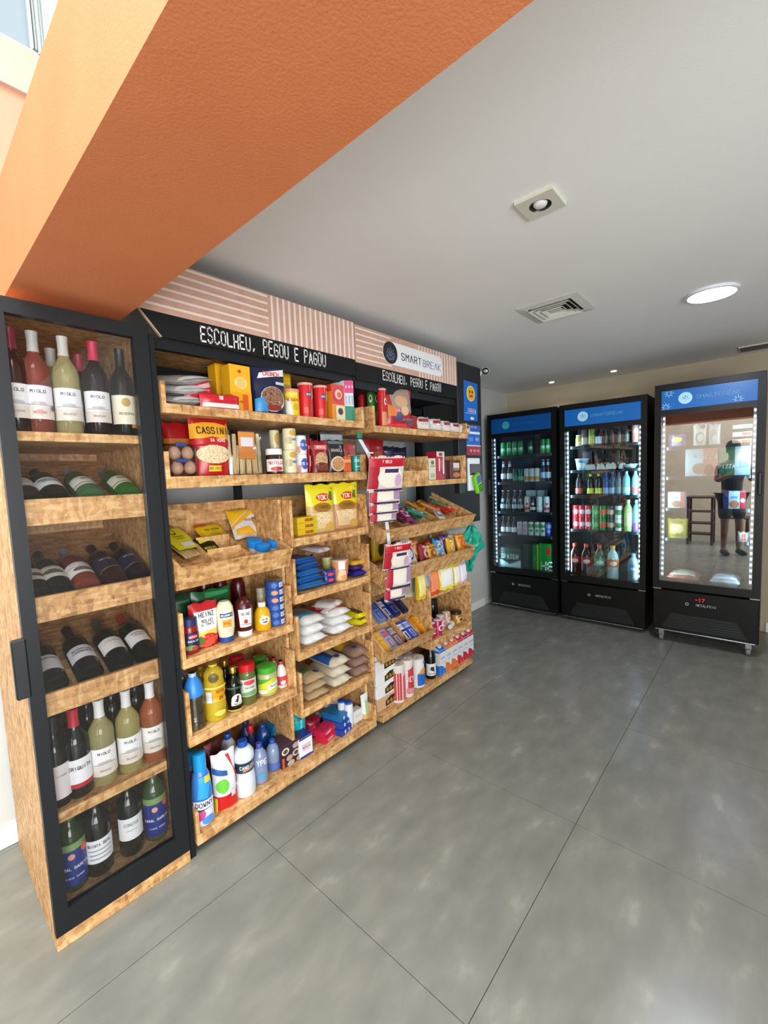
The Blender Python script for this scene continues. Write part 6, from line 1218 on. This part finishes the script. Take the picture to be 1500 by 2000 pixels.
cyl_f('yogurt_tub', 'white and blue tub on the second shelf of middle fridge', 'tub', 1137, S2[1], XC2, .06, .12, CUPP, 'a8cfe4', [('e', 0, .45, .6, .18, 'e0ecf4'), ('r', -.6, .6, .7, .85, '4a8cc8')], [(.95, 1.02, 1.06, 'd8e8f0', 'lid')])
for k, (px, c, e, nm, w_) in enumerate(((1158, 'a8584a', 'd88c5c', 'red food tray', .10), (1176, 'c8c4a0', '8aa05c', 'salad tray', .09), (1198, 'd8dcd8', '9aa8a0', 'white food tray', .12), (1212, '8a3c38', 'c87858', 'dark red food tray', .05))):
    y = yat(px, 915, XC2); t = thing('food_tray', nm+' under clear film in the middle fridge', 'food tray', (XC2, y, S2[1]), -PI/2, 'food trays in the middle fridge')
    MB().prism([(-w_*.45, 0), (w_*.45, 0), (w_*.55, .06), (-w_*.55, .06)], 1, -.06, .06).build('tray', M('d0d4d0', .4), t)
    for j in range(5): MB().lathe([(0, -.012), (.015, -.006), (.018, .002), (.01, .012), (0, .014)], 9).build('food_piece', M((c, e)[j % 2], .5), t, True).location = (-w_*.36+j*w_*.18, -.02+.03*(j % 2), .062)
    MB().box(-w_*.53, w_*.53, -.062, .062, .078, .080).build('film', PLAST, t)
for k, (px, c) in enumerate(((1150, '14181c'), (1172, '101214'), (1195, '241c20'))):
    box_thing('food_box', ['dark box above the white tub', 'black box in the middle', 'dark brown box beside the tray'][k]+' at the back of second fridge shelf', 'box', (XC2+.17, yat(px, 900, XC2+.17), S2[1]), .09, .1, .19, c, rz=-PI/2)
y = yat(1232, 915, XC2); t = thing('serving_bowl', 'pale blue shallow bowl at the fridge side', 'bowl', (XC2, y, S2[1]))
MB().lathe([(0, 0), (.03, 0), (.055, .035), (.065, .05), (.06, .048), (.03, .012), (0, .01)], 20).build('bowl', M('9cc4d4', .2), t, True)
MB().lathe([(0, .030), (.045, .034), (0, .056)], 14).build('food', M('c8dce0', .5), t, True)
Q3 = ((1131, SODA, '20181a', 'b85a54', .034, .22, 'dark bottle with red dot', '201818'), (1153.5, SODA, '17161a', 'd8d838', .031, .215, 'first yellow labelled bottle', 'd0c82c'), (1169, SODA, '17161a', 'd4d434', .031, .215, 'second yellow labelled bottle', 'd0c82c'), (1184, SODA, '2c4c8c', '7aa4cc', .03, .225, 'first blue capped bottle', '2450a8'), (1196, SODA, '345468', '8ab0c0', .03, .225, 'second blue capped bottle', '2458b0'), (1208, SODA, '3c5c6c', '7a8c8c', .03, .225, 'third blue capped bottle', '2450a0'), (1223, SODA, '7ac0d0', 'a8e0ec', .033, .23, 'aqua water bottle', 'a8d8e4'), (1241, SODA, '8ac4cc', 'd86a6c', .033, .23, 'pale water bottle with red mark', 'b8e0e8'))
for px, pr, c, e, r_, h_, nm, cp_ in Q3:
    cyl_f('soft_drink_bottle', nm+' on the third shelf of the middle fridge', 'bottle', px, S2[2], XC2, r_, h_, pr, c, lab(.12, .36, e), [(.88, 1.0, .4, cp_)], g)
for k, (px, c, e, nm) in enumerate(((1125, 'b81c2c', 'e8d0d0', 'red'), (1137, 'b01a28', 'e0c8c8', 'red'), (1149, 'b82430', 'e8d4d4', 'red'), (1163, '1c8a4c', '5ac07c', 'green'), (1178, '1a8440', 'd8503c', 'green and orange'), (1193, '2c4a44', 'c8a088', 'dark green'), (1208, 'd0d8d0', '1c7a44', 'white and green'))):
    for q in range(2):
        cyl_f('soda_can', '%s %s soda can, %s in the row on the fourth fridge shelf' % (('lower', 'upper')[q], nm, ORD[k]), 'soda can', px, S2[3]+q*.122, XC2, .032, .12, CANP, c, lab(.35, .7, e if k > 3 else c)+[('e', 0, .5, .6, .2, e)], [(.97, 1.01, .92, 'b9bec4', 'lid')], g)
cyl_f('soft_drink_bottle', 'tall lime green bottle on the fourth fridge shelf', 'bottle', 1227, S2[3], XC2, .036, .30, SODA, '9ad06c', lab(.2, .6, 'b8e090'), [(.9, 1, .4, 'c8e8b0')], g)
cyl_f('soft_drink_bottle', 'purple and blue bottle at the fridge side, fourth shelf', 'bottle', 1243, S2[3], XC2, .034, .30, SODA, '6a8cd0', lab(.05, .3, '7a4ac8'), [(.9, 1, .4, 'b8d0f0')], g)
Q5 = ((1122, '2a1210', 'b02028', 'c03028', 'first large cola bottle', .33), (1145, '2a1210', 'b42430', 'c83830', 'second large cola bottle', .33), (1171, '2c5a40', '5a9a70', 'c84438', 'large green soda bottle', .33), (1197, 'a8c0bc', 'd8743c', 'e0a030', 'large clear bottle with orange label', .33), (1238, '6a8088', '2c88c8', '2c70b0', 'tall clear bottle with blue label', .27))
for px, c, e, cp_, nm, h_ in Q5:
    cyl_f('large_soda_bottle', nm+' on the floor of the middle fridge', 'bottle', px, S2b, XC2-.02, .052, h_, SODA, c, lab(.40, .62, e)+[('e', 0, .5, .5, .06, 'e4dcd8')], [(.9, 1.0, .4, cp_)], g, rough=.1)
# freezer contents
g = 'frozen food in the freezer'
def fbox(name, label, cat, pl, pr_, pt, z, x, d, col, art, bag=False, pb=1000):
    ya, yb = yat(pl, pb, x), yat(pr_, pb, x); h = atx((pl+pr_)/2, pt, x).z-z
    if bag: return bag_thing(name, label, cat, (x+d/2, (ya+yb)/2, z), abs(yb-ya), h, d, col, art, rz=-PI/2, group=g, stand=True)
    return box_thing(name, label, cat, (x+d/2, (ya+yb)/2, z), abs(yb-ya), d, h, col, art, rz=-PI/2, group=g)
fbox('frozen_vegetable_bag', 'purple bag with green print on the top freezer shelf', 'frozen food', 1304, 1340, 848, S3[0], XC3, .05, '5a4c78', [('e', 0, .6, .6, .2, 'b8cc4c'), ('r', -.5, .5, .2, .4, '8a80a8')], True, 870)
fbox('frozen_bread_bag', 'white bag with purple mark on the top freezer shelf', 'frozen food', 1353, 1380, 828, S3[0], XC3, .06, 'd4d4c4', [('e', .4, .88, .4, .1, '7a5aa8'), ('e', 0, .4, .7, .24, '8a8a7c'), ('e', .1, .4, .5, .18, 'd8d4c8')], True, 870)
fbox('frozen_bread_bag', 'white curved bag beside the purple marked bag', 'frozen food', 1382, 1406, 828, S3[0], XC3, .06, 'cfcdc4', [('e', -.1, .5, .6, .3, 'a8a498'), ('e', .2, .3, .5, .2, 'd8d0cc')], True, 870)
for k, (za, c, e) in enumerate(((0, 'c8703c', 'd8a080'), (1, 'c84c4c', 'e0c0c0'), (2, '4a8cc8', 'a8c8e4'))):
    fbox('frozen_meal_box', ('lowest orange', 'middle red', 'top blue')[k]+' meal box of the stack on the top freezer shelf', 'frozen food', 1430, 1469, 857-k*14, S3[0]+k*.062, XC3, .12, 'c8c4bc', [('r', -.9, -.1, .2, .8, e), ('r', .0, .9, .2, .8, c)], pb=865)
fbox('pizza_box', 'white and coral pizza box standing on the second freezer shelf', 'frozen food', 1338, 1401, 876, S3[1], XC3, .04, 'c4d8de', [('r', .12, 1, 0, 1, 'c8806c'), ('e', -.1, .3, .45, .2, 'a8806c'), ('e', .5, .25, .3, .2, '8a2c30'), ('t', 'MASSA', .5, .7, .12, 'ecd8d0', .5), ('e', -.4, .75, .1, .06, 'a8b8bc')], pb=930)
fbox('pizza_box', 'green and white pizza box standing on the second freezer shelf', 'frozen food', 1404, 1466, 872, S3[1], XC3, .04, '2c6a4c', [('r', .0, 1, 0, 1, 'a8c8d4'), ('e', .4, .75, .4, .14, 'c8b8a8'), ('t', 'PIZZA', -.5, .35, .12, 'd8e8dc', .5), ('r', .3, .9, .3, .5, '8aa8c0')], pb=930)
fbox('frozen_cake_box', 'white and red cake box by the freezer hinge side', 'frozen food', 1304, 1336, 961, S3[2], XC3, .12, 'c8dce4', [('r', .55, 1, 0, 1, 'd06a60'), ('e', .1, .3, .6, .2, 'a87858'), ('r', -.6, .2, .6, .7, '8ab0c4')], pb=990)
fbox('frozen_cake_box', 'white, navy and red cake box by the freezer handle side', 'frozen food', 1412, 1456, 959, S3[2], XC3, .12, 'b4d4e4', [('r', -1, -.5, 0, 1, '1c2c5c'), ('r', .5, 1, 0, 1, 'c0283c'), ('e', 0, .3, .45, .2, 'b87858'), ('r', -.3, .3, .6, .72, '6a9ab8'), ('e', .75, .5, .2, .12, 'f0d8d8')], pb=990)
fbox('frozen_fries_bag', 'yellow bag of frozen fries on the fourth freezer shelf', 'frozen food', 1301, 1342, 1014, S3[3], XC3, .10, 'd0c43c', [('e', 0, .5, .7, .25, 'e0d88c'), ('r', -.6, .6, .75, .9, 'a8882c'), ('e', -.2, .25, .4, .12, 'b89a3c')], True, 1050)
fbox('frozen_fish_bag', 'white and red frozen bag at the freezer handle side', 'frozen food', 1440, 1465, 1040, S3[3], XC3, .08, 'd8d4cc', [('r', -.3, .3, .2, .8, 'b8483c')], True, 1050)
for k, (pl, pr_, c, e, f_) in enumerate(((1302, 1364, 'b86a5c', 'd8ccb4', '8a9a4c'), (1386, 1446, 'b8c4c8', 'd4dce0', '6a7a84'))):
    x = XC3-.03; ya, yb = yat(pl, 1115, x), yat(pr_, 1115, x); w_ = abs(yb-ya)
    t = lying('frozen_platter_bag', ['reddish bag of frozen snacks on the freezer floor', 'silvery frozen bag on the freezer floor'][k], 'frozen food', x, (ya+yb)/2, S3b, w_, .24, .085, c, [('e', 0, .35, .75, .3, e), ('e', .1, .6, .4, .16, f_), ('r', -.8, .8, .04, .16, e)], -PI/2, g)
# ------------------------------------------------------------------ the person reflected in the freezer door
def limb(name, verts, edges, radii, mat, parent, sub=2):
    me = bpy.data.meshes.new(name); me.from_pydata(verts, edges, []); me.materials.append(mat)
    o = bpy.data.objects.new(name, me); COL.objects.link(o); o.parent = parent
    o.modifiers.new('skin', 'SKIN'); sv = me.skin_vertices[0].data
    for i, r in enumerate(radii): sv[i].radius = (r, r) if not isinstance(r, tuple) else r
    sv[0].use_root = True
    s = o.modifiers.new('smooth', 'SUBSURF'); s.levels = s.render_levels = sub
    for p in me.polygons: p.use_smooth = True
    return o
per = thing('person', 'person in dark clothes photographing, mirrored in the freezer door', 'person', (-.5, .46, 0), -.55)
SKN, NAVY, DK = M('7a5440', .5), M('14161f', .8), M('0f1014', .8)
V = [(0, 0, .98), (0, 0, 1.12), (0, 0, 1.28), (.0, 0, 1.45), (.0, 0, 1.53), (.02, 0, 1.60), (.03, 0, 1.68), (.02, 0, 1.78),
     (0, .09, .93), (.02, .10, .52), (0, .10, .10), (.10, .11, .045), (.17, .115, .035),
     (0, -.09, .93), (.02, -.11, .52), (0, -.12, .10), (.10, -.13, .045), (.17, -.135, .035),
     (0, .18, 1.44), (.06, .25, 1.20), (.28, .14, 1.33), (.36, .06, 1.40),
     (0, -.18, 1.44), (.06, -.25, 1.20), (.28, -.14, 1.33), (.36, -.06, 1.40)]
E_ = [(0, 1), (1, 2), (2, 3), (3, 4), (4, 5), (5, 6), (6, 7), (0, 8), (8, 9), (9, 10), (10, 11), (11, 12), (0, 13), (13, 14), (14, 15), (15, 16), (16, 17), (3, 18), (18, 19), (19, 20), (20, 21), (3, 22), (22, 23), (23, 24), (24, 25)]
RR = [.12, .115, .13, .10, .055, .06, .09, .055, .085, .058, .038, .04, .028, .085, .058, .038, .04, .028, .055, .042, .032, .03, .055, .042, .032, .03]
body = limb('body', V, E_, RR, SKN, per)
limb('shirt', [V[0], V[1], V[2], (0, 0, 1.42), (0, .17, 1.43), (.035, .215, 1.28), (0, -.17, 1.43), (.035, -.215, 1.28)], [(0, 1), (1, 2), (2, 3), (3, 4), (4, 5), (3, 6), (6, 7)], [.15, .145, .155, .125, .078, .066, .078, .066], NAVY, per)
limb('shorts', [(0, 0, 1.0), (0, .09, .92), (.02, .10, .55), (0, -.09, .92), (.02, -.11, .55)], [(0, 1), (1, 2), (0, 3), (3, 4)], [.14, .112, .092, .112, .092], DK, per)
for s_ in (1, -1): limb('shoe', [(-.02, s_*.11, .06), (.08, s_*.12, .045), (.19, s_*.125, .035)], [(0, 1), (1, 2)], [.05, .048, .034], M('0c0c0e', .6), per)
hr = MB().lathe([(0, .115), (.05, .105), (.085, .07), (.098, .02), (.092, -.03), (.07, -.05)], 18).build('hair', M('17110e', .7), per, True); hr.location = (.012, 0, 1.735)
MB().lathe([(0, .02), (.012, .0), (.014, -.02), (0, -.026)], 8).build('nose', SKN, body, True).location = (.122, 0, 1.66)
for s_ in (1, -1):
    MB().lathe([(0, -.005), (.008, 0), (0, .005)], 8).build('eye', M('1c1614', .3), body, True).location = (.112, s_*.032, 1.69)
    MB().lathe([(0, -.03), (.014, -.01), (.016, .012), (0, .03)], 8).build('ear', SKN, body, True).location = (.02, s_*.092, 1.67)
    for k in range(4):
        b = (.37, s_*.055, 1.39+k*.019); limb('finger', [b, (.405, s_*.035, 1.395+k*.019), (.415, s_*.012, 1.398+k*.018)], [(0, 1), (1, 2)], [.0095, .0085, .0075], SKN, body, 1)
    limb('thumb', [(.36, s_*.055, 1.40), (.375, s_*.03, 1.425), (.38, s_*.012, 1.44)], [(0, 1), (1, 2)], [.010, .009, .008], SKN, body, 1)
ph = thing('smartphone', 'black smartphone held up by the mirrored person', 'phone', tuple(CAMP-_f*.045-RT*.01-UP*.075))
ph.rotation_euler = cam.matrix_world.to_euler()
MB().box(-.036, .036, 0, .145, -.004, .004, b=.003).build('case', M('0e0f12', .3), ph)
MB().box(-.033, .033, .003, .142, .004, .0045).build('screen', M('20242c', .15), ph)
# wooden tray table behind the photographer
tb = thing('tray_table', 'dark wooden tray table mirrored in the freezer door', 'table', (-1.5, .95, 0))
WD = mottled('dark_wood', ((.3, '3a241a'), (.7, '54362a')), 12, .5, 0, .5, (1, 6, 1))
MB().box(-.21, .21, -.21, .21, .86, .89, b=.004).build('tabletop', WD, tb)
for sx in (-1, 1):
    for sy in (-1, 1): MB().box(sx*.18-.02, sx*.18+.02, sy*.18-.02, sy*.18+.02, 0, .86, b=.003).build('leg', WD, tb)
for z in (.18, .38, .60): MB().box(-.16, .16, -.19, .19, z, z+.02, b=.003).build('shelf', WD, tb)
st = thing('folding_stool', 'dark wooden folding stool mirrored in the freezer door', 'stool', (-1.75, .45, 0))
for s_ in (-1, 1):
    MB().tube([(-.18, s_*.17, 0), (.18, s_*.17, .48)], .017).build('leg', WD, st); MB().tube([(.18, s_*.15, 0), (-.18, s_*.15, .48)], .017).build('leg', WD, st)
MB().box(-.2, .2, -.19, .19, .47, .495, b=.004).build('seat', WD, st)
